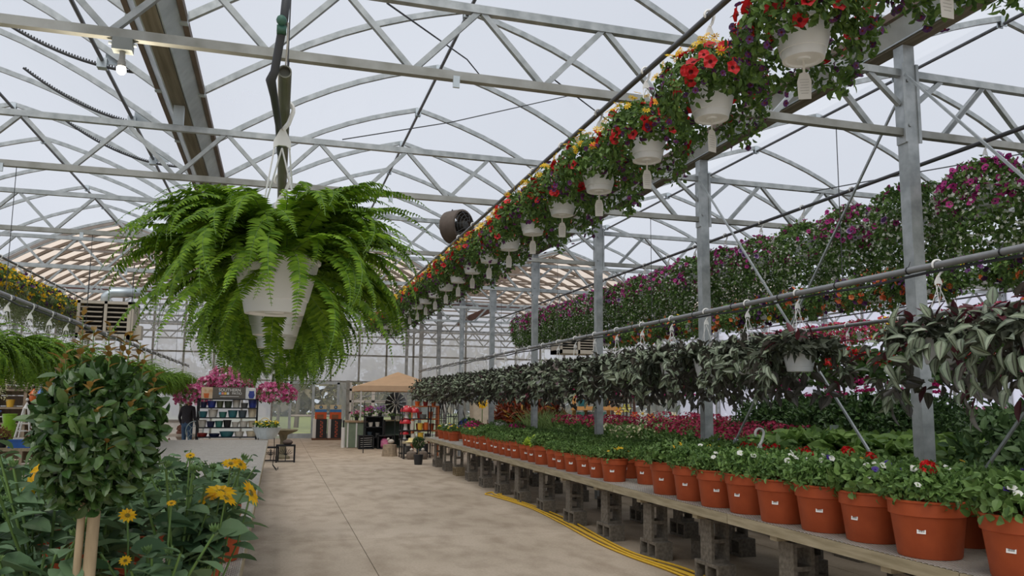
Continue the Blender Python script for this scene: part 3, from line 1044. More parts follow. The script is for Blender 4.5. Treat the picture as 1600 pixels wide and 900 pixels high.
FR, FH = .152, .205
f_hook, f_wire = hook_mesh(.56, FR * .95, plate=.062, rail_r=.0225)
f_pot = pot_mesh(FR, FH, .68)
f_soil = MB().lathe([(.001, -.02), (.14, -.03)], 16).mesh('soil', soil_m)
def fern_root(x, y, zrail, label, group=None):
    t = thing('hanging_fern', label, 'fern', (x, y, zrail - .56), 0, group)
    ob('hook', f_hook, t, (0, 0, .56)); ob('hanger_wire', f_wire, t, (0, 0, .56))
    ob('pot', f_pot, t); ob('soil', f_soil, t)
    return t
big = fern_root(X_FERN, 2.98, 2.72, 'huge hanging fern in a white pot, nearest of the row on the open-ended pipe')
rr = random.Random(21)
def put_fronds(root, n, meshes, smin, smax, zlo=-.03, gap=True):
    k = 0
    while k < n:
        az = rr.uniform(0, 6.283)
        me = rr.choice(meshes)
        i = meshes.index(me)
        # keep the pot's face towards the aisle side of the camera partly clear, as the photo shows it
        a = (az - math.radians(-72) + math.pi) % (2 * math.pi) - math.pi
        if gap and abs(a) < .34 and i >= 7 and rr.random() < .45:
            continue
        r = rr.uniform(.02, .1)
        ob('frond', me, root, (r * math.cos(az), r * math.sin(az), zlo + rr.uniform(-.02, .03)), (rr.uniform(-.3, .3), rr.uniform(-.1, .1), az), rr.uniform(smin, smax))
        k += 1
put_fronds(big, 215, near_fronds, .8, 1.06)
put_fronds(big, 40, young_fronds, .8, 1.1)
for az in np.linspace(0, 6.0, 16):
    ob('frond', young_fronds[0 if az % 1 < .6 else 1], big, (.05 * math.cos(az), .05 * math.sin(az), -.02), (rr.uniform(-.3, .3), -.12, az), rr.uniform(.8, 1.05))
second_fern = joined_fern(rf, 95, .044, 32, fern_m, .4, .62, .6)
for k in range(1, 8):
    t = fern_root(X_FERN, 2.98 + 1.0 * k, 2.72, f'hanging fern in a white pot, {ORD[k]} in the row behind the huge near fern')
    ob('fronds', second_fern, t, (0, 0, -.02), (0, 0, .12 * math.sin(k * 2.1)), kind='stuff')
left_ferns = [joined_fern(rf, 120, .04, 24, fern_m, .42, .66), joined_fern(rf, 120, .04, 24, fern_dk, .42, .64)]
for k in range(25):
    t = fern_root(X_LEFT, 7.0 + .82 * k, 2.68, f'green hanging fern on the left rail with drip clips, {ORD[k]} from the near end')
    ob('fronds', left_ferns[k % 2], t, (0, 0, 0), (0, 0, k * 2.3), rr.uniform(.98, 1.12), kind='stuff')

# ------------------------------------------------------------------ red, yellow and purple baskets in the ceiling row
def skirt_fn(peaks):
    def f(az):
        o = np.full_like(az, .35)
        for a, w, h in peaks:
            d = (az - a + np.pi) % (2 * np.pi) - np.pi
            o = o + h * np.exp(-(d / w) ** 2)
        return o
    return f
T_pet = T_petunia(0, 1, .3, .14)
T_dai = T_daisy(9, 0, 1)
rb = np.random.RandomState(31)
DOME = [(.03, .21), (.14, .2), (.24, .13), (.3, .03), (.31, -.06), (.28, -.17), (.22, -.24)]
def red_variant(seed):
    rng = np.random.RandomState(seed)
    sk = skirt_fn([(.1, .8, 1.0), (3.2, .6, .5), (1.5, .6, .7)])
    fo = leafy(rng, T_leaf(.55, .2, .3), 2500, DOME, .043, .16, .03, sk).mesh('foliage', bask_m)
    dk = MB()
    P, N, az = shell(rng, 85, [(.26, .1), (.32, -.02), (.3, -.2), (.24, -.28)], .16, .03, sk)
    dk.cloud(T_pet, P + N * .02, rng.normal(size=(85, 3)), N + rng.normal(size=(85, 3)) * .4, .042)
    return fo, dk.mesh('purple_flowers', [purple_m, throat_m])
RV = [red_variant(s) for s in (41, 42, 43)]
red_me = MB().cloud(T_pet, np.zeros((1, 3)), np.array([(0, 1., 0)]), np.array([(0, 0, 1.)]), .075).mesh('red_flower', [red_m, throat_m])
yel_me = MB().cloud(T_dai, np.zeros((1, 3)), np.array([(0, 1., 0)]), np.array([(0, 0, 1.)]), .07).mesh('yellow_flower', [yellow_m, yc_m])
r_hook, r_wire = hook_mesh(.47, .13, plate=.05, rail_r=.02)
r_pot = pot_mesh(.142, .185, .7)
def face(n, roll=0.0):
    return Vector(n).to_track_quat('Z', 'Y').to_euler()
def red_basket(y, idx, label):
    rng = np.random.RandomState(500 + idx)
    t = thing('flower_basket', label, 'hanging basket', (X_RED, y, HI - .47), 0, None)
    ob('hook', r_hook, t, (0, 0, .47)); ob('hanger_wire', r_wire, t, (0, 0, .47)); ob('pot', r_pot, t)
    v = RV[idx % 3]
    s = rng.uniform(.94, 1.08)
    rot = (0, 0, rng.uniform(-.5, .5))
    ob('foliage', v[0], t, None, rot, s, kind='stuff'); ob('purple_flowers', v[1], t, None, rot, s, kind='stuff')
    g = ob('care_tag', tag_me, t, (0, 0, -.235), (0, 0, rng.uniform(-.5, .3)))
    ob('print', tagline_me, g)
    nr = 46
    P, N, az = shell(rng, nr, [(.1, .2), (.24, .14), (.3, .03), (.29, -.1)], .12, .02)
    ny = 44
    Q, Nq, az2 = shell(rng, ny, [(.02, .24), (.16, .22), (.27, .14), (.31, .05)], .1, .02)
    Q[:, 0] -= .08 * (Q[:, 0] > -.1)
    if idx < 5:
        for p, n in zip(P, N):
            ob('red_flower', red_me, t, p * s + n * .035, face(n + rng.normal(size=3) * .3), rng.uniform(.9, 1.25))
        for p, n in zip(Q, Nq):
            ob('yellow_flower', yel_me, t, p * s + n * .035, face(n + rng.normal(size=3) * .35), rng.uniform(.75, 1.1))
    else:
        b = MB().cloud(T_pet, P * s + N * .035, rng.normal(size=(nr, 3)), N + rng.normal(size=(nr, 3)) * .3, .08)
        b.cloud(T_dai, Q * s + Nq * .035, rng.normal(size=(ny, 3)), Nq + rng.normal(size=(ny, 3)) * .3, .075, 2)
        b.build('flowers', [red_m, throat_m, yellow_m, yc_m], t, kind='stuff')
    return t
for k in range(-1, 20):
    red_basket(3.2 + .872 * k, k + 1, 'white pot of red petunias whose paper tag just shows at the top edge' if k < 0 else
               f'white basket of red and yellow flowers, {ORD[k]} along the row from the camera')

# ------------------------------------------------------------------ purple petunia and white bacopa baskets
mag_m = LEAF('magenta petunia', 'a02878', 'd0489a', .3, .5)
lilac_m = LEAF('pale edged petunia', '6d4a86', '7c5596', .25, .5)
lilac_e = LEAF('pale petunia edge', 'c9a8d2', 'dcc0e2', .3, .5)
white_f = LEAF('small white flower', 'cfd3c2', 'e8ebdf', .3, .5)
def purple_variant(seed, magenta, lil):
    rng = np.random.RandomState(seed)
    sk = skirt_fn([(a, .9, .8) for a in (0., 1.5, 3.2, 4.7)])
    prof = [(.03, .2), (.18, .18), (.29, .1), (.34, -.05), (.33, -.2), (.29, -.34), (.2, -.44)]
    fo = leafy(rng, T_leaf2(.65), 3200, prof, .05, .14, .035, sk).mesh('foliage', bask_dk)
    P, N, az = shell(rng, 620, prof[2:], .14, .03, sk)
    wh = MB().cloud(T_five(0), P + N * .035, rng.normal(size=(620, 3)), N + rng.normal(size=(620, 3)) * .4, .034).mesh('white_flowers', white_f)
    b = MB()
    P, N, az = shell(rng, magenta, prof[:5], .14, .03)
    b.cloud(T_petunia(0, 1, .25, .12), P + N * .03, rng.normal(size=(magenta, 3)), N + rng.normal(size=(magenta, 3)) * .35, .066)
    P, N, az = shell(rng, lil, prof[1:5], .14, .02)
    b.cloud(T_petunia(3, 2, .7, .1), P + N * .04, rng.normal(size=(lil, 3)), N + rng.normal(size=(lil, 3)) * .3, .085)
    return fo, wh, b.mesh('petunias', [mag_m, purple_m, lilac_m, lilac_e])
PV = [purple_variant(51, 150, 16), purple_variant(52, 55, 3), purple_variant(53, 190, 8), purple_variant(54, 120, 34)]
s_pot = pot_mesh(.14, .18, .72)
s_hook, s_wire = hook_mesh(.42, .13, plate=.05, rail_r=.02)
def simple_basket(x, y, z, v, names, label, rot, scale=1.0, drop=.42, group=None, hk=None):
    t = thing('flower_basket', label, 'hanging basket', (x, y, z - drop), 0, group)
    h, w = hk or (s_hook, s_wire)
    ob('hook', h, t, (0, 0, drop)); ob('hanger_wire', w, t, (0, 0, drop)); ob('pot', s_pot, t)
    for me, n in zip(v, names):
        ob(n, me, t, None, (0, 0, rot), scale, kind='stuff')
    return t
pur_kind = [1, 2, 1, 2, 1, 3, 0, 3, 0, 2, 0, 0, 2, 0, 2, 0, 2, 0]
pur_word = {1: 'mostly white-flowered trailing basket', 2: 'basket of thick magenta petunias', 3: 'basket of magenta and lilac petunias', 0: 'basket of magenta over white flowers'}
for k in range(18):
    simple_basket(X_PUR, 4.55 + .86 * k, HI, PV[pur_kind[k]], ('foliage', 'white_flowers', 'petunias'),
                  f'{pur_word[pur_kind[k]]}, {ORD[k]} along the purple row', k * 1.3, rr.uniform(.92, 1.08))

# ------------------------------------------------------------------ orange and dark purple baskets, rose baskets, yellow pansy baskets
ora_m = LEAF('orange petunia', 'c4562a', 'e0814a', .3, .5)
rose_m = LEAF('rose petunia', 'b32d52', 'd65a78', .3, .5)
def mix_variant(seed, cols, prof, nl=1500, fs=.075, n=95, leaf=bask_dk, ls=.06):
    rng = np.random.RandomState(seed)
    fo = leafy(rng, T_leaf2(.6), nl, prof, ls, .14, .03, skirt_fn([(0, .8, .6), (2.5, .8, .5)])).mesh('foliage', leaf)
    b = MB()
    for i, (m, cnt) in enumerate(cols):
        c = int(n * cnt)
        P, N, az = shell(rng, c, prof[:5], .14, .03)
        b.cloud(T_petunia(i, i, .3, .12), P + N * .03, rng.normal(size=(c, 3)), N + rng.normal(size=(c, 3)) * .4, fs)
    return fo, b.mesh('flowers', [m for m, _ in cols])
MP = [(.03, .2), (.18, .18), (.31, .1), (.36, -.03), (.33, -.17), (.27, -.25)]
OV = [mix_variant(61, [(ora_m, .7), (purple_m, .8)], MP), mix_variant(62, [(purple_m, 1.1), (ora_m, .3), (yellow_m, .12)], MP), mix_variant(63, [(ora_m, 1.1), (purple_m, .4)], MP)]
ok = [1, 0, 1, 0, 2, 0, 0, 1, 2, 0, 1, 0, 2, 0, 1, 0]
ow = {0: 'basket of mixed orange and dark purple flowers', 1: 'basket of mostly dark purple flowers', 2: 'basket of mostly orange flowers'}
for k in range(16):
    simple_basket(X_ORA, 6.6 + 1.0 * k, HI, OV[ok[k]], ('foliage', 'flowers'), f'{ow[ok[k]]}, {ORD[k]} along the orange row', k * 1.7, rr.uniform(1.22, 1.36), .5)
KV = [mix_variant(64, [(rose_m, 2.2), (mag_m, .4)], MP, 700), mix_variant(65, [(rose_m, 1.8), (yellow_m, .25)], MP, 700)]
for k in range(14):
    simple_basket(X_PNK, 9.0 + 1.0 * k, HI, KV[k % 2 if k in (3, 7) else 0], ('foliage', 'flowers'),
                  f'rose-pink flower basket, {ORD[k]} from the near end of the furthest overhead row', k * 1.7, rr.uniform(1.2, 1.35), .5)
YV = [mix_variant(66, [(yellow_m, 2.6), (purple_m, .7)], MP, 1000, .055), mix_variant(67, [(purple_m, 1.6), (yellow_m, 1.0)], MP, 1000, .055)]
trail = []
for s in (71, 72):
    rng = np.random.RandomState(s)
    trail.append(leafy(rng, T_leaf2(.5), 2200, [(.3, -.02), (.34, -.2), (.31, -.42), (.24, -.55)], .04, .2, .03, skirt_fn([(0, .5, .6), (2, .5, .7), (4, .5, .6)])).mesh('trailing_foliage', LEAF('silver trailing foliage', '66754e', '95a176', .3, .6)))
for k in range(13):
    t = simple_basket(X_YEL, 10.8 + .85 * k, HI, YV[1 if k in (7, 9, 11, 12) else 0], ('foliage', 'flowers'),
                      f'basket of {"dark purple and yellow" if k in (7,9,11,12) else "yellow"} pansies, {ORD[k]} along the upper left pipe', k * 1.7, rr.uniform(1.0, 1.15), .44)
    ob('trailing_foliage', trail[k % 2], t, None, (0, 0, k), 1.1, kind='stuff')

# ------------------------------------------------------------------ striped trailing baskets (right rail)
st_edge = LEAF('stripe leaf edge', '4a5743', '616e55', .12, .4, back='54504a', spec=.5)
st_silver = LEAF('stripe leaf silver', '748169', '939f85', .15, .38, back='5d5a52', spec=.6)
st_mid = LEAF('stripe leaf middle', '464a3d', '575b49', .1, .45, back='4f4a46')
st_far = LEAF('grey green striped foliage', '48533f', '8d997f', .15, .42, back='4c4a44', c3='4f2d38')
st_new = LEAF('purple new leaf', '4a1f2b', '66323a', .15, .5)
TS = T_stripe(.52, .35)
stripe_me = MB().cloud(TS, np.zeros((1, 3)), np.array([(0, 1., 0)]), np.array([(0, 0, 1.)]), 1).mesh('leaf', [st_edge, st_silver, st_mid])
stripe_new = MB().cloud(T_leaf(.4, .2, .3), np.zeros((1, 3)), np.array([(0, 1., 0)]), np.array([(0, 0, 1.)]), 1).mesh('leaf', [st_new])
TP = [(.03, .12), (.17, .13), (.3, .08), (.41, -.04), (.44, -.18), (.42, -.34), (.34, -.46)]
tsk = skirt_fn([(.3, .7, .75), (2.6, .8, .7), (4.9, .5, .2), (1.4, .5, .5)])
def euler_from(y, up):
    y = y / np.linalg.norm(y)
    x = np.cross(y, up); x /= np.linalg.norm(x)
    z = np.cross(x, y)
    return Matrix(((x[0], y[0], z[0]), (x[1], y[1], z[1]), (x[2], y[2], z[2]))).to_euler()
t_hook, t_wire = hook_mesh(.44, .13, plate=.055, rail_r=.026)
u_hook, u_wire = hook_mesh(.53, .13, plate=.055, rail_r=.026)
t_pot = pot_mesh(.15, .2, .74)
def pot_gap(az, z):
    # where the growth parts and the pot shows
    return (np.abs((az + 2.0 + np.pi) % (2 * np.pi) - np.pi) < 1.0) & (z < .05) & (z > -.42)
def stripe_variant(seed, n, T, size, mats, gap=False):
    rng = np.random.RandomState(seed)
    P, N, az = shell(rng, n, TP, .16, .05, tsk)
    if gap:
        k = ~pot_gap(az, P[:, 2]); P, N, az = P[k], N[k], az[k]; n = len(P)
    d = rng.normal(size=(n, 3)) * .7 + N * .75 + np.array((0, 0, -.45))
    return MB().cloud(T, P, d, N * .8 + np.array((0, 0, .8)) + rng.normal(size=(n, 3)) * .4, size * rng.uniform(.7, 1.15, n)).mesh('foliage', mats)
mid_stripe = [stripe_variant(s, 620, TS, .115, [st_edge, st_silver, st_mid], s != 82) for s in (81, 82, 87)]
far_stripe = [stripe_variant(s, 620, T_leaf2(.55), .115, [st_far], s == 83) for s in (83, 84, 85)]
vine = leafy(np.random.RandomState(86), T_leaf2(.5), 420, [(.05, .05), (.25, .04), (.3, -.02)], .11, .1, .04).mesh('dark_inner_leaves', LEAF('painted inner shade', '33392c', '4a5140', .1, .6))  # leaves around the pot top, the shade among them put into their colour
for k in range(27):
    if k == 2:      # an empty hook's width: the geraniums behind show through here
        continue
    y = 3.85 + .83 * k
    t = thing('trailing_basket', f'basket of striped silver and purple trailing leaves, {ORD[k - (k > 2)]} along the grey right-hand rail', 'hanging basket', (X_R1, y, 2.68 - .53))
    ob('hook', u_hook, t, (0, 0, .53), (0, 0, rr.uniform(-.4, .1))); ob('hanger_wire', u_wire, t, (0, 0, .53), (0, 0, rr.uniform(-.3, .3)))
    ob('pot', t_pot, t)
    ob('dark_inner_leaves', vine, t, None, (0, 0, k), kind='stuff')
    sc = 1.18 if k == 0 else 1.02 if k == 1 else .9 if k == 3 else rr.uniform(.95, 1.08)
    if k < 4:
        rng = np.random.RandomState(900 + k)
        n = 290
        P, N, az = shell(rng, n, TP, .16, .05, tsk)
        for i in range(n):
            if k == 3 and pot_gap(az[i:i + 1], P[i:i + 1, 2])[0]:
                continue
            d = rng.normal(size=3) * .7 + N[i] * .75 + np.array((0, 0, -.45))
            u = N[i] * .8 + np.array((0, 0, .8)) + rng.normal(size=3) * .4
            ob('leaf', stripe_new if (P[i][2] > .06 and rng.rand() < .4) or rng.rand() < .05 else stripe_me, t, P[i] * sc, euler_from(d, u), .14 * rng.uniform(.7, 1.15))
    elif k < 9:
        ob('foliage', mid_stripe[k % 3], t, None, (0, 0, rr.uniform(-.4, .4)), sc, kind='stuff')
    else:
        ob('foliage', far_stripe[k % 3], t, None, (0, 0, rr.uniform(-.4, .4)), sc, kind='stuff')
    if k == 9:
        pass

# ------------------------------------------------------------------ geranium baskets on the second rail
ger_red = LEAF('red geranium', 'c3121c', 'e02a2c', .25, .5)
ger_mag = LEAF('magenta geranium', 'c4156a', 'e0379a', .25, .5)
ger_leaf = LEAF('geranium leaf', '3a542b', '5f7d40', .25, .5)
TC = T_cluster(np.random.RandomState(5), 22, .34)
cl_red = MB().cloud(TC, np.zeros((1, 3)), np.array([(0, 1., 0)]), np.array([(0, 0, 1.)]), 1).mesh('flower_head', ger_red)
cl_mag = MB().cloud(TC, np.zeros((1, 3)), np.array([(0, 1., 0)]), np.array([(0, 0, 1.)]), 1).mesh('flower_head', ger_mag)
T_round = T_leaf(.95, .15, .15)
ger_fo = [leafy(np.random.RandomState(s), T_round, 420, [(.03, .22), (.18, .2), (.3, .1), (.34, -.02), (.28, -.14)], .085, .14, .04, None, .1).mesh('foliage', ger_leaf) for s in (91, 92)]
g_hook, g_wire = hook_mesh(.6, .13, plate=.055, rail_r=.026)
for k in range(22):
    y = 5.1 + .95 * k
    red = k in (0, 2, 3, 4, 7, 9, 13, 17)
    t = thing('geranium_basket', f'{"red and magenta" if k in (3, 4) else "red" if red else "magenta"} geranium basket on the second grey rail, {ORD[k]} from the near end', 'hanging basket', (X_R2, y, 2.70 - .6))
    ob('hook', g_hook, t, (0, 0, .6)); ob('hanger_wire', g_wire, t, (0, 0, .6)); ob('pot', t_pot, t)
    ob('foliage', ger_fo[k % 2], t, None, (0, 0, k), 1.05, kind='stuff')
    rng = np.random.RandomState(300 + k)
    if k in (3, 4):
        for i in range(7):
            a = rng.uniform(-2.9, -.6)
            ob('flower_head', cl_mag, t, (.36 * math.cos(a), .36 * math.sin(a), rng.uniform(-.36, -.1)), None, rng.uniform(.1, .16))
    if red:
        for i in range(14):
            a = rng.uniform(-3.0, -.7) if i % 3 else rng.uniform(0, 6.28); r = rng.uniform(.1, .4)
            ob('flower_head', cl_red, t, (r * math.cos(a), r * math.sin(a), rng.uniform(.3, .44) - r * .75), None, rng.uniform(.13, .18))
    else:
        for i in range(11):
            a = rng.uniform(0, 6.28)
            ob('flower_head', cl_mag, t, (.37 * math.cos(a), .37 * math.sin(a), rng.uniform(-.34, .0)), None, rng.uniform(.1, .16))
# ------------------------------------------------------------------ benches
bench_wood = wood_m
def diamond(x0, x1, y0, y1, z, step=.045, w=.011, t=.004):
    """expanded metal: two families of slanting strands"""
    b = MB()
    W, L = x1 - x0, y1 - y0
    sl = 2.0                       # strands run two along for each one across
    V, F = [], []
    for s in (1, -1):
        k0 = -int(W * sl / step) - 1
        for k in range(k0, int(L / step) + int(W * sl / step) + 2):
            # x from x0 to x1, y = y0 + k*step + s*sl*(x-x0)
            a = k * step
            xa, xb = 0.0, W
            ya, yb = a, a + s * sl * W
            def clip(xa, ya, xb, yb):
                for lim, lo in ((0, True), (L, False)):
                    d0, d1 = (ya - lim, yb - lim) if lo else (lim - ya, lim - yb)
                    if d0 < 0 and d1 < 0:
                        return None
                    if d0 < 0:
                        u = d0 / (d0 - d1); xa, ya = xa + (xb - xa) * u, ya + (yb - ya) * u
                    elif d1 < 0:
                        u = d0 / (d0 - d1); xb, yb = xa + (xb - xa) * u, ya + (yb - ya) * u
                return xa, ya, xb, yb
            c = clip(xa, ya, xb, yb)
            if not c:
                continue
            xa, ya, xb, yb = c
            d = np.array((xb - xa, yb - ya)); n_ = np.hypot(*d)
            if n_ < .01:
                continue
            p = np.array((-d[1], d[0])) / n_ * w / 2
            i = len(V)
            for zz in (z, z - t):
                V += [(x0 + xa + p[0], y0 + ya + p[1], zz), (x0 + xa - p[0], y0 + ya - p[1], zz), (x0 + xb - p[0], y0 + yb - p[1], zz), (x0 + xb + p[0], y0 + yb + p[1], zz)]
            F += [(i, i + 1, i + 2, i + 3), (i, i + 4, i + 5, i + 1), (i + 2, i + 6, i + 7, i + 3)]
    return b.add(V, np.array(F))
def bench_meshes(w, L):
    return dict(front_board=MB().box((0, 0, 0), (.045, L - .012, .08)).mesh('board', bench_wood),
                end=MB().box((0, 0, 0), (w - .1, .045, .08)).mesh('board', bench_wood),
                joist=MB().box((0, 0, 0), (w - .1, .04, .07)).mesh('joist', bench_wood),
                bearer=MB().box((0, 0, 0), (w - .06, .09, .04)).mesh('bearer', bench_wood),
                mesh=diamond(-w / 2 + .01, w / 2 - .01, -L / 2, L / 2, .006).mesh('mesh_top', wire_mesh_m))
def bench(me, w, L, x, y, top, label, bearers=(-.61, .6), group=None):
    t = thing('greenhouse_bench', label, 'bench', (x, y, top), 0, group)
    for s in (-1, 1):
        ob('board', me['front_board'], t, (s * (w / 2 - .0225), 0, -.04))
        ob('board', me['end'], t, (0, s * (L / 2 - .03), -.04))
    for dy in (-.6, 0, .6):
        ob('joist', me['joist'], t, (0, dy, -.045))
    for dy in bearers:
        ob('bearer', me['bearer'], t, (0, dy, -.1))
    ob('mesh_top', me['mesh'], t, kind='stuff')
    return t
BT = .71
bm = bench_meshes(1.42, 2.44)
for k in range(8):
    bench(bm, 1.42, 2.44, 3.75 + .71, 2.54 + 2.44 * k, BT, f'wire-topped wooden bench of terracotta pots, {ORD[k]} section from the camera', )
# concrete block with two square holes through it
def block_mesh(m):
    b = MB()
    L, D, H = .39, .19, .19
    xs_, zs_ = [-.195, -.163, -.018, .018, .163, .195], [-.095, -.063, .063, .095]
    for s in (-1, 1):
        for i in range(5):
            for j in range(3):
                if j == 1 and i in (1, 3):
                    continue
                q = [(xs_[i], s * D / 2, zs_[j]), (xs_[i + 1], s * D / 2, zs_[j]), (xs_[i + 1], s * D / 2, zs_[j + 1]), (xs_[i], s * D / 2, zs_[j + 1])]
                b.add(q, [(0, 1, 2, 3)] if s < 0 else [(3, 2, 1, 0)])
    for i in (1, 3):
        x0, x1, z0, z1 = xs_[i], xs_[i + 1], -.063, .063
        c = [(x0, z0), (x1, z0), (x1, z1), (x0, z1)]
        for k in range(4):
            (xa, za), (xb, zb) = c[k], c[(k + 1) % 4]
            b.add([(xa, -D / 2, za), (xb, -D / 2, zb), (xb, D / 2, zb), (xa, D / 2, za)], [(0, 1, 2, 3)])
    c = [(-.195, -.095), (.195, -.095), (.195, .095), (-.195, .095)]
    for k in range(4):
        (xa, za), (xb, zb) = c[k], c[(k + 1) % 4]
        b.add([(xa, -D / 2, za), (xb, -D / 2, zb), (xb, D / 2, zb), (xa, D / 2, za)], [(3, 2, 1, 0)])
    return b.mesh('concrete_block', m)
blk, blk_tan = block_mesh(block_m), block_mesh(block2_m)
rk = random.Random(77)
def support(x, y, ordw, row, tan=False):
    # upright block on a flat one
    o = ob('concrete_block', blk_tan if tan else blk, None, (x, y, .095), (0, 0, math.pi / 2 + rk.uniform(-.06, .06)))
    tag(o, f'{"tan" if tan else "grey"} concrete block lying on the floor, {row} row, {ordw} support', 'concrete block', 'concrete blocks under the bench')
    o = ob('concrete_block', blk, None, (x + rk.uniform(-.01, .02), y + rk.uniform(-.03, .03), .19 + .195), (0, math.pi / 2, rk.uniform(-.05, .05)))
    tag(o, f'upright grey concrete block carrying the bench, {row} row, {ordw} support', 'concrete block', 'concrete blocks under the bench')
sup_y = []
for k in range(8):
    for dy in (-.61, .6):
        sup_y.append(2.54 + 2.44 * k + dy)
for k, y in enumerate(sup_y):
    support(3.98, y, ORD[k], 'aisle', k == 13)
    support(4.98, y, ORD[k], 'inner')
for i, (x, y, z) in enumerate([(4.45, 6.15, .095), (4.42, 6.13, .285), (4.5, 4.5, .095), (4.5, 4.52, .285), (4.5, 8.0, .095)]):
    tag(ob('concrete_block', blk, None, (x, y, z), (0, 0, .2 + i)), f'spare concrete block under the bench middle, {ORD[i]} of five loose ones', 'concrete block', 'spare blocks under the bench')

# left bench
lm = bench_meshes(2.4, 2.9)
for k in range(6):
    bench(lm, 2.4, 2.9, -1.35, 4.0 + 2.9 * k, .70, f'wide wire-topped bench left of the aisle, {ORD[k]} section from the camera{", bare" if k > 1 else ", full of sunflowers"}', (-1.0, 1.0))
    for dx in (-1.0, 1.0):
        for dy in (-1.0, 1.0):
            for z, up in ((.095, 0), (.385, 1)):
                o = ob('concrete_block', blk, None, (-1.35 + dx, 4.0 + 2.9 * k + dy, z), (0, math.pi / 2, 0) if up else (0, 0, math.pi / 2))
                tag(o, f'{"upper" if up else "lower"} {"far" if dy > 0 else "near"} {"aisle-side" if dx > 0 else "wall-side"} concrete block, {ORD[k]} section of left bench',
                    'concrete block', 'concrete blocks under the left bench')

# ------------------------------------------------------------------ yellow hose on the floor
def hose_path(off, ph):
    P = []
    ctrl = [at(775, 775, Z=.015), at(830, 793, Z=.015), at(880, 815, Z=.015), at(930, 843, Z=.015), at(985, 868, Z=.015), at(1060, 893, Z=.015), at(1130, 925, Z=.015), at(1250, 990, Z=.015)]
    for i, c in enumerate(ctrl):
        P.append((c.x + off * .9 + .02 * math.sin(i * 2.1 + ph), c.y + .05 * math.sin(i * 1.7 + ph * 2), .015 + .012 * (ph % 2)))
    return P
def smooth_path(P, n=8):
    P = [np.array(p, float) for p in P]
    out = []
    for i in range(len(P) - 1):
        p0, p1, p2, p3 = P[max(i - 1, 0)], P[i], P[i + 1], P[min(i + 2, len(P) - 1)]
        for k in range(n):
            t = k / n
            out.append(.5 * ((2 * p1) + (p2 - p0) * t + (2 * p0 - 5 * p1 + 4 * p2 - p3) * t * t + (3 * p1 - p0 - 3 * p2 + p3) * t ** 3))
    out.append(P[-1])
    return out
a, b_, c, d = hose_path(-.05, 0), hose_path(0, 1), hose_path(.05, 2), hose_path(.1, 3)
la, lb = np.array(a[0]), np.array(b_[0])
path = a[::-1] + [tuple(la + np.array((-.06, .35, 0))), tuple(lb + np.array((.05, .42, 0)))] + b_ + [tuple(np.array(b_[-1]) + (.3, -.3, 0))] + c[::-1] + [tuple(np.array(c[0]) + (0, .22, 0)), tuple(np.array(d[0]) + (.06, .2, 0))] + d
tag(MB().tube(smooth_path(path, 7), .0125, 7).build('garden_hose', hose_m, None, True), 'yellow garden hose looped in four strands on the floor beside the bench blocks', 'hose')

# ------------------------------------------------------------------ terracotta pots with bedding plants
def terra_mesh(R, H):
    pr = [(.001, 0), (R * .77, 0), (R * .79, .008), (R * .915, H * .7), (R * .93, H * .72), (R * .975, H * .735), (R * .99, H * .95), (R * 1.03, H * .965), (R * 1.035, H * .99), (R * 1.01, H), (R * .95, H), (R * .93, H * .84), (.001, H * .84)]
    return MB().lathe(pr, 30).mesh('pot', terra_m, 35)
stk_me = MB().box((0, 0, 0), (.05, .0024, .042)).mesh('sticker', label_m)
prt = MB()
for k in range(9):
    prt.box((-.016 + k * .004, -.0016, -.004), (.002 if k % 3 else .001, .0008, .016))
prt.box((0, -.0016, .013), (.03, .0008, .003))
prt_me = prt.mesh('barcode', ink_m)
bed_m = LEAF('bedding plant leaf', '43632f', '7a9b52', .26, .5)
bed2_m = LEAF('broad bedding leaf', '48652f', '7b9a54', .26, .5)
bed3_m = LEAF('dark purple leaf', '33262f', '4d3a44', .15, .5)
lime_m = LEAF('lime leaf', '9dbb3c', 'c3d95a', .35, .5)
white_pet = LEAF('white petal', 'e4e4dc', 'f5f5ee', .3, .5)
pansy_m = LEAF('violet petal', '34206a', '4d3390', .2, .5)
BP_ = [(.03, .16), (.13, .155), (.195, .12), (.225, .06), (.22, .02)]
def bed_variant(seed, T, n, size, m, prof=BP_):
    return leafy(np.random.RandomState(seed), T, n, prof, size, .18, .045, None, .0, upb=.15).mesh('foliage', m)
bedV = [bed_variant(101, T_leaf(.5, .2, .3), 1500, .046, bed_m), bed_variant(102, T_leaf(.75, .15, .25), 700, .062, bed2_m), bed_variant(103, T_leaf(.45, .2, .3), 1500, .05, bed_m)]
bedF = [bed_variant(104, T_leaf2(.55), 900, .05, bed_m), bed_variant(105, T_leaf2(.6), 900, .052, bed_m), bed_variant(106, T_leaf2(.7), 700, .06, bed2_m)]
def one(T, mats, s=1.0, name='flower'):
    return MB().cloud(T, np.zeros((1, 3)), np.array([(0, 1., 0)]), np.array([(0, 0, 1.)]), s).mesh(name, mats)
fl_white = one(T_petunia(0, 1, .25, .1), [white_pet, LEAF('pale throat', 'd6d9b8', 'e2e4c4', .2, .6)], 1, 'white_flower')
fl_violet = one(T_petunia(0, 0, .3, .1), [pansy_m], 1, 'violet_flower')
fl_yellow = one(T_daisy(7, 0, 1, .5), [yellow_m, LEAF('orange eye', 'd9861c', 'e2962a', .1)], 1, 'yellow_flower')
fl_red = one(TC, [ger_red], 1, 'red_flower')
TERRA = {}
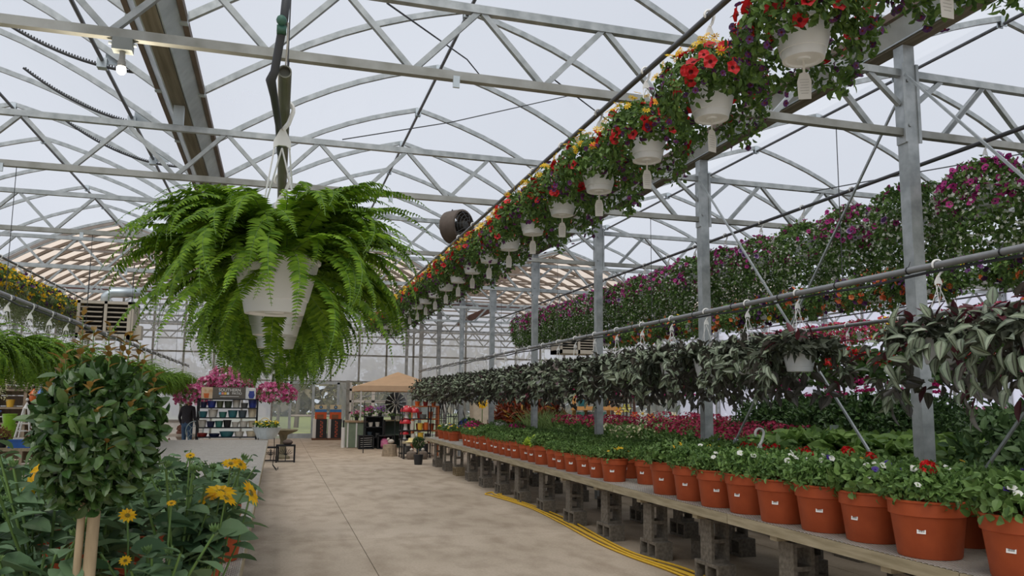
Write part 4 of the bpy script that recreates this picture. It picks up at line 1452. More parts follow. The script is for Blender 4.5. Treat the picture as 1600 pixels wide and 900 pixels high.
def terracotta(x, y, R, H, veg, label, flowers=(), stick=-1.9, seed=0, scale=None, group=None):
    key = (R, H)
    if key not in TERRA:
        TERRA[key] = (terra_mesh(R, H), MB().lathe([(.001, H * .88), (R * .92, H * .86)], 20).mesh('soil', soil_m))
    t = thing('terracotta_pot', label, 'planter', (x, y, BT + .008), 0, group)
    p = ob('pot', TERRA[key][0], t); ob('soil', TERRA[key][1], t)
    s = (scale or 1) * R / .235
    rng = np.random.RandomState(seed + 1000)
    ob('foliage', veg, t, (0, 0, H * .97), (0, 0, rng.uniform(0, 6.28)), s, kind='stuff')
    if stick is not None:
        a = math.atan2(-y, -x) - .38 + .25 * math.sin(seed * 2.3)
        rr_ = R * .868
        g = ob('sticker', stk_me, t, (rr_ * math.cos(a), rr_ * math.sin(a), H * .5), (0.13, 0, a + math.pi / 2))
        g.rotation_euler = Euler((-.19, 0, a + math.pi / 2))
        ob('barcode', prt_me, g)
    for me, cnt, size, side in flowers:
        for i in range(cnt):
            az = rng.uniform(-math.pi * .9, -math.pi * .1) if side else rng.uniform(0, 6.28)
            r = rng.uniform(.08, .25)
            z = H * .97 + (.225 - r * r * 1.7 + rng.uniform(-.01, .03)) * s
            n = Vector((math.cos(az) * r * 1.8, math.sin(az) * r * 1.8 - .35, .75)) + Vector(rng.normal(size=3) * .2)
            ob(me.name.split('.')[0], me, t, (r * s * math.cos(az), r * s * math.sin(az), z), n.to_track_quat('Z', 'Y').to_euler(), size * rng.uniform(.8, 1.15))
    return t
W, Vi, Ye, Re = fl_white, fl_violet, fl_yellow, fl_red
front = [(3.99, 3.52, .235, .35, 1, [(W, 3, .06, 1), (Vi, 1, .05, 1)], 'with broad leaves, at the frame edge'),
         (3.98, 4.21, .235, .35, 0, [(Re, 1, .1, 1), (W, 6, .055, 1)], 'with one red and some white blooms'),
         (4.03, 4.76, .225, .34, 1, [(W, 4, .055, 1), (Vi, 4, .05, 1)], 'with white and violet blooms'),
         (4.0, 5.22, .225, .34, 2, [(Vi, 2, .05, 1), (W, 2, .05, 1)], 'with violet blooms at its rim'),
         (3.95, 5.68, .22, .34, 0, [(W, 5, .055, 1)], 'with small white blooms only'),
         (3.98, 6.2, .215, .335, 2, [(W, 3, .07, 1), (Ye, 1, .05, 1)], 'with two big white blooms'),
         (3.95, 6.65, .21, .33, 0, [(W, 3, .055, 1)], 'of green bedding, second beyond the bench seam'),
         (3.96, 7.14, .21, .33, 2, [(W, 2, .05, 1)], 'of green bedding, third beyond the bench seam'),
         (3.97, 7.66, .21, .33, 1, [(Ye, 4, .05, 1)], 'with a few yellow blooms')]
for i, (x, y, R, H, v, fl_, words_) in enumerate(front):
    terracotta(x, y, R, H, bedV[v], f'large terracotta pot {words_}, {ORD[i]} along the bench edge', fl_, -2.0 + .25 * math.sin(i * 2.3), i)
sm = [(4.2, 8.62, .17, .28), (4.28, 9.35, .15, .26), (3.93, 9.0, .165, .27), (3.93, 9.48, .14, .25), (3.93, 9.93, .14, .25), (3.92, 10.35, .14, .25), (3.92, 10.74, .14, .25), (3.93, 11.13, .14, .25), (3.94, 11.62, .19, .28),
      (3.93, 12.1, .14, .25), (3.93, 12.5, .14, .25), (3.95, 12.97, .19, .28), (3.93, 13.42, .14, .25), (3.93, 13.8, .14, .25), (3.93, 14.2, .14, .25), (3.93, 14.62, .14, .25), (3.95, 15.1, .2, .28), (3.93, 15.6, .14, .25), (3.93, 16.0, .14, .25), (3.94, 16.4, .14, .25), (3.96, 16.8, .14, .25)]
for i, (x, y, R, H) in enumerate(sm):
    v = bedF[i % 3]
    extra = {2: ('yellow', [(Ye, 7, .045, 1)]), 9: ('lime', []), 18: ('magenta', [(fl_red, 0, .1, 1)]), 19: ('yellow', [(Ye, 5, .05, 1)])}.get(i, ('green', []))
    if extra[0] == 'lime':
        v = bed_variant(160, T_leaf(.7, .15, .25), 260, .09, lime_m)
    terracotta(x, y, R, H, v, f'small terracotta pot of {extra[0]} bedding, {ORD[i]} beyond the large pots', extra[1], -2.1, 40 + i)
for i, (x, y) in enumerate([(4.06, 18.7), (4.06, 19.3), (4.05, 19.9), (4.3, 20.2), (4.5, 19.6), (4.8, 20.3), (4.6, 18.9)]):
    terracotta(x, y, .15, .22, bedF[i % 2], f'terracotta pot of mixed pansies at the far bench end, {ORD[i]} of seven', [(Ye, 4, .06, 0), (W, 4, .06, 0), (Vi, 4, .06, 0)], None, 80 + i)
# second and third rows on the bench
rq = random.Random(12)
n = 0
for rowx, y0, y1, st, word in ((4.5, 3.95, 17.4, .5, 'middle'), (4.93, 3.4, 17.4, .52, 'back')):
    y = y0; k = 0
    while y < y1:
        near = y < 8.5
        R = .205 if near else .16
        fls = []
        if word == 'middle' and k in (1, 4): fls = [(W, 4, .055, 0)]
        if k in (3, 7, 9): fls = [(Ye, 5, .05, 0)]
        if word == 'middle' and k in (6,): fls = [(Re, 1, .1, 0)]
        if word == 'back' and k in (5, 6, 7, 8): fls = [(Re, 5, .12, 0), (Ye, 2, .05, 0)]
        if k in (2, 10): fls = [(Vi, 3, .05, 0)]
        terracotta(rowx + rq.uniform(-.03, .03), y, R, .3 if near else .26, (bedV if near else bedF)[k % 3], f'terracotta pot of bedding plants in the {word} row of the bench, {ORD[k]} from the camera', fls, None, 120 + n, 1.12)
        y += (.48 if near else .42) + rq.uniform(0, .05); k += 1; n += 1

# ------------------------------------------------------------------ benches of mixed plants beyond the posts
b2 = bench_meshes(1.9, 2.44)
for k in range(8):
    for x, w in ((6.75, 'second'), (9.4, 'third')):
        bench(b2, 1.9, 2.44, x, 3.2 + 2.44 * k, BT, f'wire-topped bench of potted plants behind the posts, {w} row, {ORD[k]} section from the camera', (-.61, .6))
        for dy in (-.61, .6):
            tag(ob('concrete_block', blk, None, (x - .7, 3.2 + 2.44 * k + dy, .39), (0, math.pi / 2, 0)), f'upright block under the {w} bench row behind the posts, {ORD[k]} section, {"far" if dy > 0 else "near"} end', 'concrete block', 'blocks under the benches behind the posts')
            tag(ob('concrete_block', blk, None, (x - .7, 3.2 + 2.44 * k + dy, .095), (0, 0, math.pi / 2)), f'flat block under the {w} bench row behind the posts, {ORD[k]} section, {"far" if dy > 0 else "near"} end', 'concrete block', 'blocks under the benches behind the posts')
black_pot = MB().lathe([(.001, 0), (.085, 0), (.11, .17), (.118, .172), (.118, .19), (.105, .19), (.1, .15), (.001, .15)], 18).mesh('pot', black_m, 35)
big_leaf = LEAF('big soft leaf', '4b6b30', '86a552', .28, .5)
dk_leaf = LEAF('dark shrub leaf', '26401f', '4a6534', .2, .45)
sh_leaf = LEAF('grey green shrub leaf', '3b5733', '678250', .25, .45)
def plant_variant(seed, T, n, size, m, prof, upb=.1, lump=.2):
    return leafy(np.random.RandomState(seed), T, n, prof, size, lump, .05, None, 0, upb=upb).mesh('foliage', m)
PR_low = [(.02, .28), (.12, .27), (.2, .2), (.24, .1), (.2, 0)]
PR_tall = [(.02, .62), (.12, .58), (.22, .42), (.27, .25), (.22, .05)]
fol = dict(leafy=plant_variant(201, T_leaf(.8, .15, .35), 150, .16, big_leaf, PR_low), dark=plant_variant(202, T_leaf2(.6), 700, .075, dk_leaf, PR_tall),
           shrub=plant_variant(203, T_leaf(.5, .15, .3), 620, .095, sh_leaf, PR_tall), low=plant_variant(204, T_leaf2(.6), 420, .07, bed_m, PR_low), hosta=plant_variant(205, T_leaf(.75, .15, .4), 120, .2, sh_leaf, PR_tall))
def blooms(seed, m, n, size, prof, T=None):
    P, N, az = shell(np.random.RandomState(seed), n, prof, .2, .03)
    rng = np.random.RandomState(seed + 1)
    return MB().cloud(T or T_five(0), P + N * .04, rng.normal(size=(n, 3)), N + rng.normal(size=(n, 3)) * .4, size).mesh('blooms', m)
crim = LEAF('crimson bloom', '7c1434', 'b83258', .25, .55)
pinkb = LEAF('soft pink bloom', 'd0849a', 'e6b3bd', .3, .55)
redb = LEAF('warm red bloom', 'a51d20', 'd5432f', .25, .55)
creamb = LEAF('cream bloom', 'd9cfa0', 'ece5c4', .3, .55)
croton_m = LEAF('croton leaf', '4a1c16', '94401e', .2, .45, c3='b58a2a')
blm = dict(crim=blooms(211, crim, 80, .048, [(.03, .4), (.16, .36), (.23, .26)]), pink=blooms(212, pinkb, 80, .05, PR_low[:4]), red=blooms(213, redb, 70, .05, PR_low[:4]), cream=blooms(214, creamb, 80, .055, PR_low[:4]),
           mag=blooms(215, mag_m, 80, .05, PR_low[:4]))
def potted(name, x, y, z, foliage, label, cat='potted plant', bl=None, s=1.0, rz=0.0, group=None):
    t = thing(name, label, cat, (x, y, z), rz, group)
    ob('pot', black_pot, t)
    ob('foliage', foliage, t, (0, 0, .18), None, s, kind='stuff')
    if bl:
        ob('blooms', bl, t, (0, 0, .18), None, s, kind='stuff')
    return t
Z2 = BT + .008
def grid(name, x0, nx, dx, y0, ny, dy, fkey, bkey, what, s, grp):
    for i in range(nx):
        for j in range(ny):
            potted(name, x0 + dx * i + rq.uniform(-.04, .04), y0 + dy * j + rq.uniform(-.05, .05), Z2, fol[fkey], f'{what}, {ORD[j]} along {ORD[i]} line',
                   'potted plant', blm.get(bkey), s * rq.uniform(.9, 1.12), rq.uniform(0, 6.3), grp)
grid('leafy_plant', 6.05, 3, .45, 6.1, 7, .48, 'leafy', None, 'light green broad-leaved plant in a black pot', 1.1, 'broad-leaved plants on the second bench')
grid('leafy_shrub', 6.1, 3, .5, 3.4, 5, .55, 'shrub', None, 'tall grey-green leafy shrub in a black pot', 1.15, 'leafy shrubs on the second bench')
grid('flowering_plant', 6.15, 3, .45, 9.7, 7, .42, 'low', 'crim', 'black pot of crimson flowers', 1.0, 'crimson flowers on the second bench')
grid('flowering_plant', 6.1, 3, .45, 12.8, 4, .42, 'low', 'cream', 'black pot of cream and pink flowers', 1.0, 'cream flowers on the second bench')
grid('flowering_plant', 6.1, 3, .45, 14.6, 6, .42, 'low', 'crim', 'black pot of dark red flowers by the tall grasses', 1.0, 'dark red flowers on the second bench')
grid('flowering_plant', 7.45, 1, .4, 5.0, 6, .5, 'low', 'red', 'black pot of small red flowers', 1.0, 'red flowers on the second bench')
grid('dark_shrub', 8.75, 3, .5, 4.6, 9, .55, 'dark', None, 'dark green shrub in a black pot on the third bench', 1.0, 'dark shrubs on the third bench')
grid('dark_shrub', 8.75, 3, .5, 9.7, 8, .55, 'dark', None, 'tall dark green shrub further along the third bench', 1.3, 'tall dark shrubs on the third bench')
grid('flowering_plant', 8.8, 3, .45, 15.2, 6, .5, 'low', 'crim', 'black pot of crimson flowers on the third bench', 1.1, 'crimson flowers on the third bench')
# spiky grasses and crotons at the far end of the second bench
sp = MB()
rng = np.random.RandomState(220)
for k in range(70):
    a = rng.uniform(0, 6.28); lean = rng.uniform(.1, .75); L = rng.uniform(.4, .75)
    P = np.array([(math.cos(a) * lean * t * L * (1 + .5 * t), math.sin(a) * lean * t * L * (1 + .5 * t), L * t * (1 - .25 * lean * t)) for t in np.linspace(0, 1, 5)])
    sp.tube(P, [.006, .007, .005, .003, .001], 3, False)
spike_me = sp.mesh('blades', LEAF('grass blade', '5d7a3e', '9db56c', .3, .5))
cro = leafy(np.random.RandomState(221), T_leaf(.28, .1, .5), 240, PR_tall, .24, .2, .05, None, 0, upb=.3).mesh('foliage', croton_m)
for j in range(5):
    t = thing('spiky_grass', f'tall spiky grass in a black pot, {ORD[j]} from the near end of the bench', 'potted plant', (6.1 + .25 * (j % 2), 17.3 + .5 * j, Z2), j)
    ob('pot', black_pot, t); ob('blades', spike_me, t, (0, 0, .16), kind='stuff')
for j in range(12):
    potted('croton', 6.1 + .45 * (j % 3), 19.9 + .5 * (j // 3), Z2 if 19.9 + .5 * (j // 3) < 22 else Z2, cro, f'red and orange leaved croton, {ORD[j]} of the group at the bench end', 'potted plant', None, 1.0, j)
# plain sign on a stake, white loose hook
sg = thing('plant_sign', 'small blank green-grey sign on a white stake among crimson flowers', 'sign', (7.0, 8.92, Z2))
MB().box((0, 0, .28), (.02, .01, .56)).build('stake', white_m, sg)
MB().box((0, -.01, .62), (.13, .012, .1)).build('board', M('grey green board', '7d8a80', .6), sg)
lh = thing('loose_hook', 'white plastic basket hook standing up among red geraniums', 'hook', (4.62, 7.0, 1.36))
ob('hook', s_hook, lh, None, None, 1.5)

# ------------------------------------------------------------------ sunflowers on the left bench
sf_leaf = LEAF('sunflower leaf', '42603f', '718e66', .22, .6)
sf_m = T_leaf(.72, .14, .3)
leafA = one(sf_m, [sf_leaf], 1, 'leaf')
leafB = one(T_leaf(.6, .25, .5), [sf_leaf], 1, 'leaf')
sf_pet = LEAF('sunflower petal', 'f0b210', 'ffd21f', .35, .5)
sf_disc = LEAF('sunflower disc', '6b5a1a', '8f7a22', .1, .8)
def T_sun():
    a = T_daisy(12, 0, 1, .4, .24)
    return a
sun_head = one(T_sun(), [sf_pet, sf_disc], 1, 'flower')
bud_b = MB().cloud(T_leaf2(.5), np.zeros((9, 3)), np.array([(math.cos(a), math.sin(a), 1.3) for a in np.linspace(0, 5.6, 9)]), np.array([(math.cos(a), math.sin(a), -.3) for a in np.linspace(0, 5.6, 9)]), .9)
bud_me = bud_b.ball((0, 0, .2), (.22, .22, .2), 8, 4).mesh('bud', LEAF('green bud', '5b7a45', '86a466', .2, .6))
sun_pot = MB().lathe([(.001, 0), (.075, 0), (.1, .15), (.108, .152), (.108, .175), (.095, .175), (.09, .14), (.001, .14)], 18).mesh('pot', terra_m, 35)
rs = random.Random(8)
fan = []
for k in range(34):
    fan.append(None)
def sunflower_plan(rng, h):
    """stems and leaf placements of one bushy plant"""
    stems, leaves, tips = [], [], []
    for s in range(rng.randint(6, 9)):
        a = rng.uniform(0, 6.28); lean = rng.uniform(.1, .55)
        top = np.array((math.cos(a) * lean * h * .8, math.sin(a) * lean * h * .8, h * rng.uniform(.75, 1.05)))
        P = [np.zeros(3), top * .5 + np.array((0, 0, .04)), top]
        stems.append(P); tips.append(top)
        for t in np.linspace(.25, 1, 9):
            p = (P[1] * t * 2 if t < .5 else P[1] + (P[2] - P[1]) * (t - .5) * 2)
            az = rng.uniform(0, 6.28)
            d = np.array((math.cos(az), math.sin(az), rng.uniform(-.25, .55)))
            leaves.append((p, d, rng.uniform(.08, .135) * (1.0 if t < .85 else .55)))
    return stems, leaves, tips
sf_far = []
for s in (1, 2, 3):
    rng = np.random.RandomState(230 + s)
    st_, lv, tp = sunflower_plan(rng, .42)
    b = MB()
    for P in st_:
        b.tube(P, [.006, .005, .004], 5, False, mi=1)
    b.cloud(sf_m, np.array([l[0] for l in lv]), np.array([l[1] for l in lv]), np.tile((0, 0, 1.), (len(lv), 1)) + rng.normal(size=(len(lv), 3)) * .25, np.array([l[2] for l in lv]))
    sf_far.append(b.mesh('foliage', [sf_leaf, stem_m]))
flower_at = [((-.19, 3.25, 1.3), .13, (.1, -.3, .9)), ((-.165, 3.15, 1.29), .1, (.5, -.2, .75)), ((-.23, 3.22, 1.28), .085, (-.4, -.3, .8)), ((-.165, 3.4, 1.395), .075, (.1, -.4, .8)), ((-.13, 3.42, 1.39), .07, (.5, -.4, .6)), ((-.08, 3.2, 1.3), .11, (.85, -.3, .45)),
             ((-.77, 3.2, 1.41), .11, (-.2, -.8, .4)), ((-.79, 3.15, 1.35), .1, (-.5, -.7, .4)), ((-.3, 3.22, 1.44), .04, (0, -.5, .8)), ((-.325, 2.95, 1.3), .035, (0, -.5, .8)), ((-.45, 2.9, 1.27), .06, (.2, -.6, .6)), ((-.42, 2.72, 1.16), .04, (0, -.6, .6))]
pl = 0
for j in range(10):
    for i in range(6):
        x = -.31 - .37 * i + rs.uniform(-.05, .05)
        y = 2.72 + .4 * j + rs.uniform(-.06, .06)
        rng = np.random.RandomState(260 + pl)
        h = rs.uniform(.36, .48) + (.15 if i < 2 and j in (1, 2) else 0)
        t = thing('sunflower_plant', f'bushy sunflower plant, {ORD[i]} from the aisle, {ORD[j]} row from the camera', 'potted plant', (x, y, .708))
        t['group'] = 'sunflowers on the left bench'
        ob('pot', sun_pot, t)
        if j < 5:
            st_, lv, tp = sunflower_plan(rng, h)
            b = MB()
            for P in st_:
                b.tube(P, [.0065, .0055, .004], 5, False)
            b.build('stems', stem_m, t, True, loc=(0, 0, .14))
            for q, (p, d, L) in enumerate(lv):
                ob('leaf', leafA if q % 3 else leafB, t, p + np.array((0, 0, .14)), euler_from(d, np.array((0, 0, 1.)) + rng.normal(size=3) * .3), L)
            for q, p in enumerate(tp[:3]):
                ob('bud', bud_me, t, p + np.array((0, 0, .145)), (rng.uniform(-.4, .4), rng.uniform(-.4, .4), 0), .035)
        else:
            ob('foliage', sf_far[pl % 3], t, (0, 0, .14), (0, 0, rs.uniform(0, 6.28)), h / .42, kind='stuff')
        t['_p'] = pl
        pl += 1
# open blooms belong to the plant under them
plants = [o for o in bpy.data.objects if o.name.startswith('sunflower_plant')]
for p, s, n in flower_at:
    q = min(plants, key=lambda o: (o.location.x - p[0]) ** 2 + (o.location.y - p[1]) ** 2)
    L = Vector(p) - q.location
    ob('flower', sun_head, q, L, face(n), s)
    MB().tube([(L.x * .5, L.y * .5, .2), (L.x * .85, L.y * .85, L.z * .7), (L.x, L.y, L.z - .005)], .0035, 5, False).build('flower_stem', stem_m, q, True)
    rng = np.random.RandomState(int(abs(p[0]) * 1000))
    for k in range(7 if s > .05 else 3):
        t_ = .45 + .07 * k
        az = k * 2.4 + rng.uniform(0, 1)
        ob('leaf', leafA, q, (L.x * (.5 + t_ * .45), L.y * (.5 + t_ * .45), .2 + (L.z - .24) * t_), euler_from(np.array((math.cos(az), math.sin(az), .1)), np.array((0, 0, 1.)) + rng.normal(size=3) * .3), rng.uniform(.08, .13))
for o in plants:
    del o['_p']

# ------------------------------------------------------------------ clipped ball tree in front of the sunflowers
tp_leaf = LEAF('glossy clipped leaf', '2c4a22', '547038', .15, .32, spec=.6)
tp_new = LEAF('bronze new leaf', '6f5424', 'a07f42', .3, .42)
top_t = thing('clipped_ball_tree', 'small clipped evergreen ball tree on a pale twin stem with bronze shoots', 'tree', (-.5, 2.62, .70))
MB().lathe([(.001, 0), (.1, 0), (.125, .2), (.133, .205), (.133, .23), (.12, .23), (.115, .19), (.001, .19)], 22).build('pot', black_m, top_t, 35)
MB().tube([(-.005, 0, .18), (.0, 0, .4), (.004, .0, .62), (0, 0, .8)], [.02, .018, .017, .012], 9).build('stem', bark_m, top_t, True)
MB().tube([(-.035, -.01, .18), (-.03, -.008, .4), (-.028, -.004, .62), (-.02, 0, .75)], [.012, .011, .011, .007], 8).build('stem', bark_m, top_t, True)
CZ = .838
rng = np.random.RandomState(270)
def crown(n, k=1.0):
    d = rng.normal(size=(n, 3)); d /= np.linalg.norm(d, axis=1)[:, None]
    P = d * np.array((.152, .152, .2)) * k
    P[:, 0] *= 1 + .08 * np.sin(P[:, 2] * 14); P[:, 2] += .0
    return P + rng.normal(size=(n, 3)) * .012, d
leafT = one(T_leaf(.52, .22, .3, 0, .5), [tp_leaf], 1, 'leaf')
leafN = one(T_leaf(.45, .25, .3), [tp_new], 1, 'leaf')
P, d = crown(290)
for p, n_ in zip(P, d):
    dd = n_ * .6 + rng.normal(size=3) * .6 + np.array((0, 0, .25))
    ob('leaf', leafT, top_t, p + np.array((0, 0, CZ)), euler_from(dd, n_ + rng.normal(size=3) * .3 + np.array((0, 0, .2))), .05 * rng.uniform(.75, 1.2))
P, d = crown(3200, .95)
MB().cloud(T_leaf(.52, .22, .3, 0, .5), P * rng.uniform(.8, 1, (3200, 1)) + np.array((0, 0, CZ)), d * .5 + rng.normal(size=(3200, 3)) * .7, d + rng.normal(size=(3200, 3)) * .4, .046 * rng.uniform(.7, 1.2, 3200)).build('foliage', tp_leaf, top_t, kind='stuff')
MB().ball((0, 0, CZ), (.1, .1, .15), 14, 8).build('dark_crown_ball', M('painted crown shade', '2a3020', .9), top_t)  # solid dark ball; its colour stands in for shade inside the crown
shoots = [(-.05, -.04, .2, .17), (-.02, -.05, .2, .11), (.07, -.03, .2, .1), (.11, -.02, .17, .08), (-.09, -.04, .18, .08), (.03, -.08, .19, .06), (.02, -.15, .04, .04), (.05, -.14, -.04, .04), (.1, -.12, .06, .04), (-.06, -.14, .1, .03), (.14, 0, .12, .06), (-.11, 0, .16, .07), (.05, 0, .21, .09), (.0, -.15, .12, .03), (-.09, -.11, .02, .02), (-.13, -.02, .1, .06), (.01, .0, .21, .12), (.13, -.04, .08, .05), (.09, .02, .2, .08), (-.07, .03, .2, .1)]
for x, y, z, L in shoots:
    k = max(4, int(L / .014))
    b0 = np.array((x, y, z + CZ))
    up = np.array((x * .6, y * .6, 1.0)); up /= np.linalg.norm(up)
    MB().tube([b0, b0 + up * L], [.002, .001], 4, False).build('shoot', stem_m, top_t)
    for q in range(k):
        a = q * 2.4
        ob('leaf', leafN, top_t, b0 + up * L * (q + .6) / k, euler_from(np.array((math.cos(a) * .8, math.sin(a) * .8, .75)), np.array((-math.cos(a), -math.sin(a), 1.2))), rng.uniform(.028, .042))
# ------------------------------------------------------------------ lamp, fan, heaters
steel_box = M('grey electrical box', '7f8482', .55, .2)
lamp = thing('ceiling_bulb', 'lit white bulb under a grey box on the nearest truss', 'lamp', (-1.11, 5.71, 4.07))
MB().box((0, 0, -.04), (.125, .085, .085)).build('junction_box', steel_box, lamp)
MB().lathe([(.001, -.19), (.028, -.19), (.026, -.15), (.02, -.145), (.018, -.085), (.001, -.083)], 14).build('socket', M('lamp socket', '8a8a86', .5), lamp, 35)
MB().ball((0, 0, -.212), (.031, .031, .034), 16, 10).build('bulb', EMIT('bulb glow', 'fff1d6', 14), lamp, True)
MB().tube([(.0625, 0, -.03), (.085, 0, -.03)], .012, 8).tube([(-.0625, 0, -.03), (-.09, 0, -.03)], .012, 8).build('conduit_fitting', galv_l, lamp)
ld = bpy.data.lights.new('bulb light', 'POINT'); ld.energy = 25; ld.color = (1, .86, .66); ld.shadow_soft_size = .05
lo = bpy.data.objects.new('bulb light', ld); COL.objects.link(lo); lo.parent = lamp; lo.location = (0, 0, -.3)

fan_m = M('brown grey fan steel', '5c5148', .6, .3, .2, 8)
fan = thing('circulation_fan', 'round brown circulation fan with wire cage hung under the trusses', 'fan', (2.72, 12.6, 4.5), .65)
MB().lathe([(.24, -.16), (.27, -.15), (.275, .0), (.27, .15), (.24, .16), (.235, .14), (.262, 0), (.235, -.14), (.24, -.16)], 26, axis=((1, 0, 0), (0, 0, 1), (0, -1, 0))).build('shroud', fan_m, fan, 40)
cg = MB()
for s in (-1, 1):
    for r in (.07, .12, .17, .215):
        yy = s * (.16 + .1 * (1 - (r / .25) ** 2))
        cg.tube([(r * math.cos(a), yy, r * math.sin(a)) for a in np.linspace(0, 6.283, 21)[:-1]], .004, 4, closed=True)
    for k in range(10):
        a = k * math.pi / 5
        cg.tube([(r * math.cos(a), s * (.16 + .1 * (1 - (r / .25) ** 2)), r * math.sin(a)) for r in (.05, .12, .19, .25)], .004, 4, False)
cg.build('wire_cage', cable_m, fan)
bl = MB()
for k in range(4):
    a = k * math.pi / 2
    bl.bar((math.cos(a) * .04, 0, math.sin(a) * .04), (math.cos(a) * .22, 0, math.sin(a) * .22), .1, .008, up=(math.cos(a + 1.2), 1, math.sin(a + 1.2)))
bl.build('blades', M('fan blade', '9a948c', .5, .4), fan)
MB().lathe([(.001, -.2), (.075, -.19), (.09, -.1), (.085, .1), (.001, .12)], 16, axis=((1, 0, 0), (0, 0, 1), (0, -1, 0))).build('motor', M('dark motor', '45433f', .5, .3), fan, 40)
_q = Matrix.Rotation(-.65, 3, 'Z') @ Vector((0, .43, .12))
MB().tube([(-.12, 0, .26), (_q.x - .1, _q.y, _q.z)], .012, 6).tube([(.12, 0, .26), (_q.x + .1, _q.y, _q.z)], .012, 6).build('hanger_rod', cable_m, fan)

heat_m = M('beige heater enamel', 'b3aa9b', .5, .1, .06, 5)
heat_d = M('heater inside', '2b2725', .8)
def heater(name_lab, x0, x1, y, z0, z1, duct):
    h = thing('unit_heater', name_lab, 'heater', ((x0 + x1) / 2, y, (z0 + z1) / 2))
    w, hh, d = x1 - x0, z1 - z0, .8
    b = MB()
    b.box((0, d / 2, hh / 2 - .03), (w, d, .06)).box((0, d / 2, -hh / 2 + .05), (w, d, .1)).box((-w / 2 + .03, d / 2, 0), (.06, d, hh)).box((w / 2 - .06, d / 2, 0), (.12, d, hh)).box((0, .03, 0), (.06, .06, hh)).box((0, d - .02, 0), (w, .04, hh))
    b.build('casing', heat_m, h)
    MB().box((0, .25, 0), (w - .14, .02, hh - .12)).build('dark_core', heat_d, h)
    lv = MB().box((0, 0, 0), ((w - .24) / 2, .09, .016), np.array(Matrix.Rotation(.35, 3, 'X'))).mesh('louver', heat_m)
    for k in range(6):
        for s in (-1, 1):
            ob('louver', lv, h, (s * (w - .06) / 4 - .02, .05, -hh / 2 + .16 + k * (hh - .26) / 5.3))
    MB().box((w / 2 + .08, .25, -.25), (.16, .3, .3)).build('control_box', heat_m, h)
    for s in (-1, 1):
        MB().tube([(s * w * .4, .4, hh / 2), (s * w * .4, .4, 4.63 - (z0 + z1) / 2)], .012, 6).build('hanger_rod', cable_m, h)
    if duct:
        MB().tube([(-.1, .4, hh / 2), (-.1, .4, hh / 2 + .14), (.02, .4, hh / 2 + .24), (.6, .4, hh / 2 + .26)], .1, 12).build('flue', galv_l, h, True)
    return h
heater('beige louvred unit heater hanging at left above the fern row', -4.22, -3.1, 19.0, 2.93, 3.74, True)
heater('beige louvred unit heater hanging far right behind purple baskets', 7.05, 8.1, 19.6, 2.92, 3.55, False)


# ------------------------------------------------------------------ writing helper
def lettering(txt, size, parent, loc, m, rot=(math.pi / 2, 0, 0), name='lettering', depth=.002, align='CENTER'):
    cu = bpy.data.curves.new(name, 'FONT')
    cu.body = txt; cu.size = size; cu.extrude = depth; cu.align_x = align; cu.align_y = 'CENTER'
    cu.materials.append(m)
    tmp = bpy.data.objects.new('tmp', cu); COL.objects.link(tmp)
    me = bpy.data.meshes.new_from_object(tmp.evaluated_get(bpy.context.evaluated_depsgraph_get())); me.name = name
    bpy.data.objects.remove(tmp)
    return ob(name, me, parent, loc, rot)

def glaze(c, var=.1):
    return M('glaze ' + c, c, .3, 0, var, 8)
G = {k: glaze(v) for k, v in dict(navy='232c4a', royal='2a3a86', olive='5c6248', dkgreen='3f4a3c', white='c9c4b8', grey='5a5a58', teal='2f6a72', tealg='3f7a70', cream='cbbfa4', black='25262a', slate='46545c', red='8a2f2c', blue='2b5fae', lime='7fae2e', orange='c2612a', yellow='cfa63c').items()}

# ------------------------------------------------------------------ pot display rack
RX, RY = -1.2, 22.0
rack = thing('pot_rack', 'black metal display rack of glazed pots with a sign on top', 'rack', (RX, RY, 0))
for sx in (-.72, .72):
    for sy in (-.18, .18):
        MB().box((sx, sy, .83), (.04, .04, 1.66)).build('upright', blackmetal_m, rack)
RZ = [.42, .67, .93, 1.19, 1.44]
for z in (.675, .915, 1.165, 1.415):
    MB().box((0, 0, z), (1.46, .4, .025)).build('shelf', blackmetal_m, rack)
MB().box((0, 0, 1.64), (1.48, .4, .03)).build('top_frame', blackmetal_m, rack)
bd = MB().box((0, -.02, 1.8), (1.34, .03, .3)).build('sign_board', M('sign board', '5b554c', .5), rack)
MB().box((-.53, -.04, 1.8), (.27, .006, .29)).build('sign_picture', M('sign picture ground', 'd5c5a8', .5, c2='b78c62', scale=9), rack)
MB().box((.54, -.04, 1.8), (.25, .006, .29)).build('sign_picture', M('sign picture ground pale', 'd9d8d2', .5, c2='bfc2c4', scale=9), rack)
MB().lathe([(.001, -.1), (.05, -.1), (.08, -.02), (.06, .07), (.065, .09), (.001, .09)], 14, (.56, -.045, 1.77), 0, ((1, 0, 0), (0, .05, 0), (0, 0, 1))).build('printed_pot', G['royal'], rack)
MB().lathe([(.001, -.07), (.05, -.07), (.07, .05), (.001, .05)], 14, (-.54, -.045, 1.74), 0, ((1, 0, 0), (0, .05, 0), (0, 0, 1))).build('printed_pot', G['orange'], rack)
sw = M('sign white', 'e9e7e0', .5)
lettering('SOUTHERN', .105, rack, (.02, -.04, 1.875), sw)
lettering('PATIO', .085, rack, (.2, -.04, 1.79), sw)
MB().box((.02, -.038, 1.712), (.46, .004, .012)).build('sign_line', sw, rack)
for i, c in enumerate(('8fb4d8', 'd98c78', 'd9b04a', 'cfd2cf')):
    MB().box((-.215 + i * .065, -.038, 1.79), (.055, .006, .06)).build('sign_square', M('sign square', c, .5), rack)
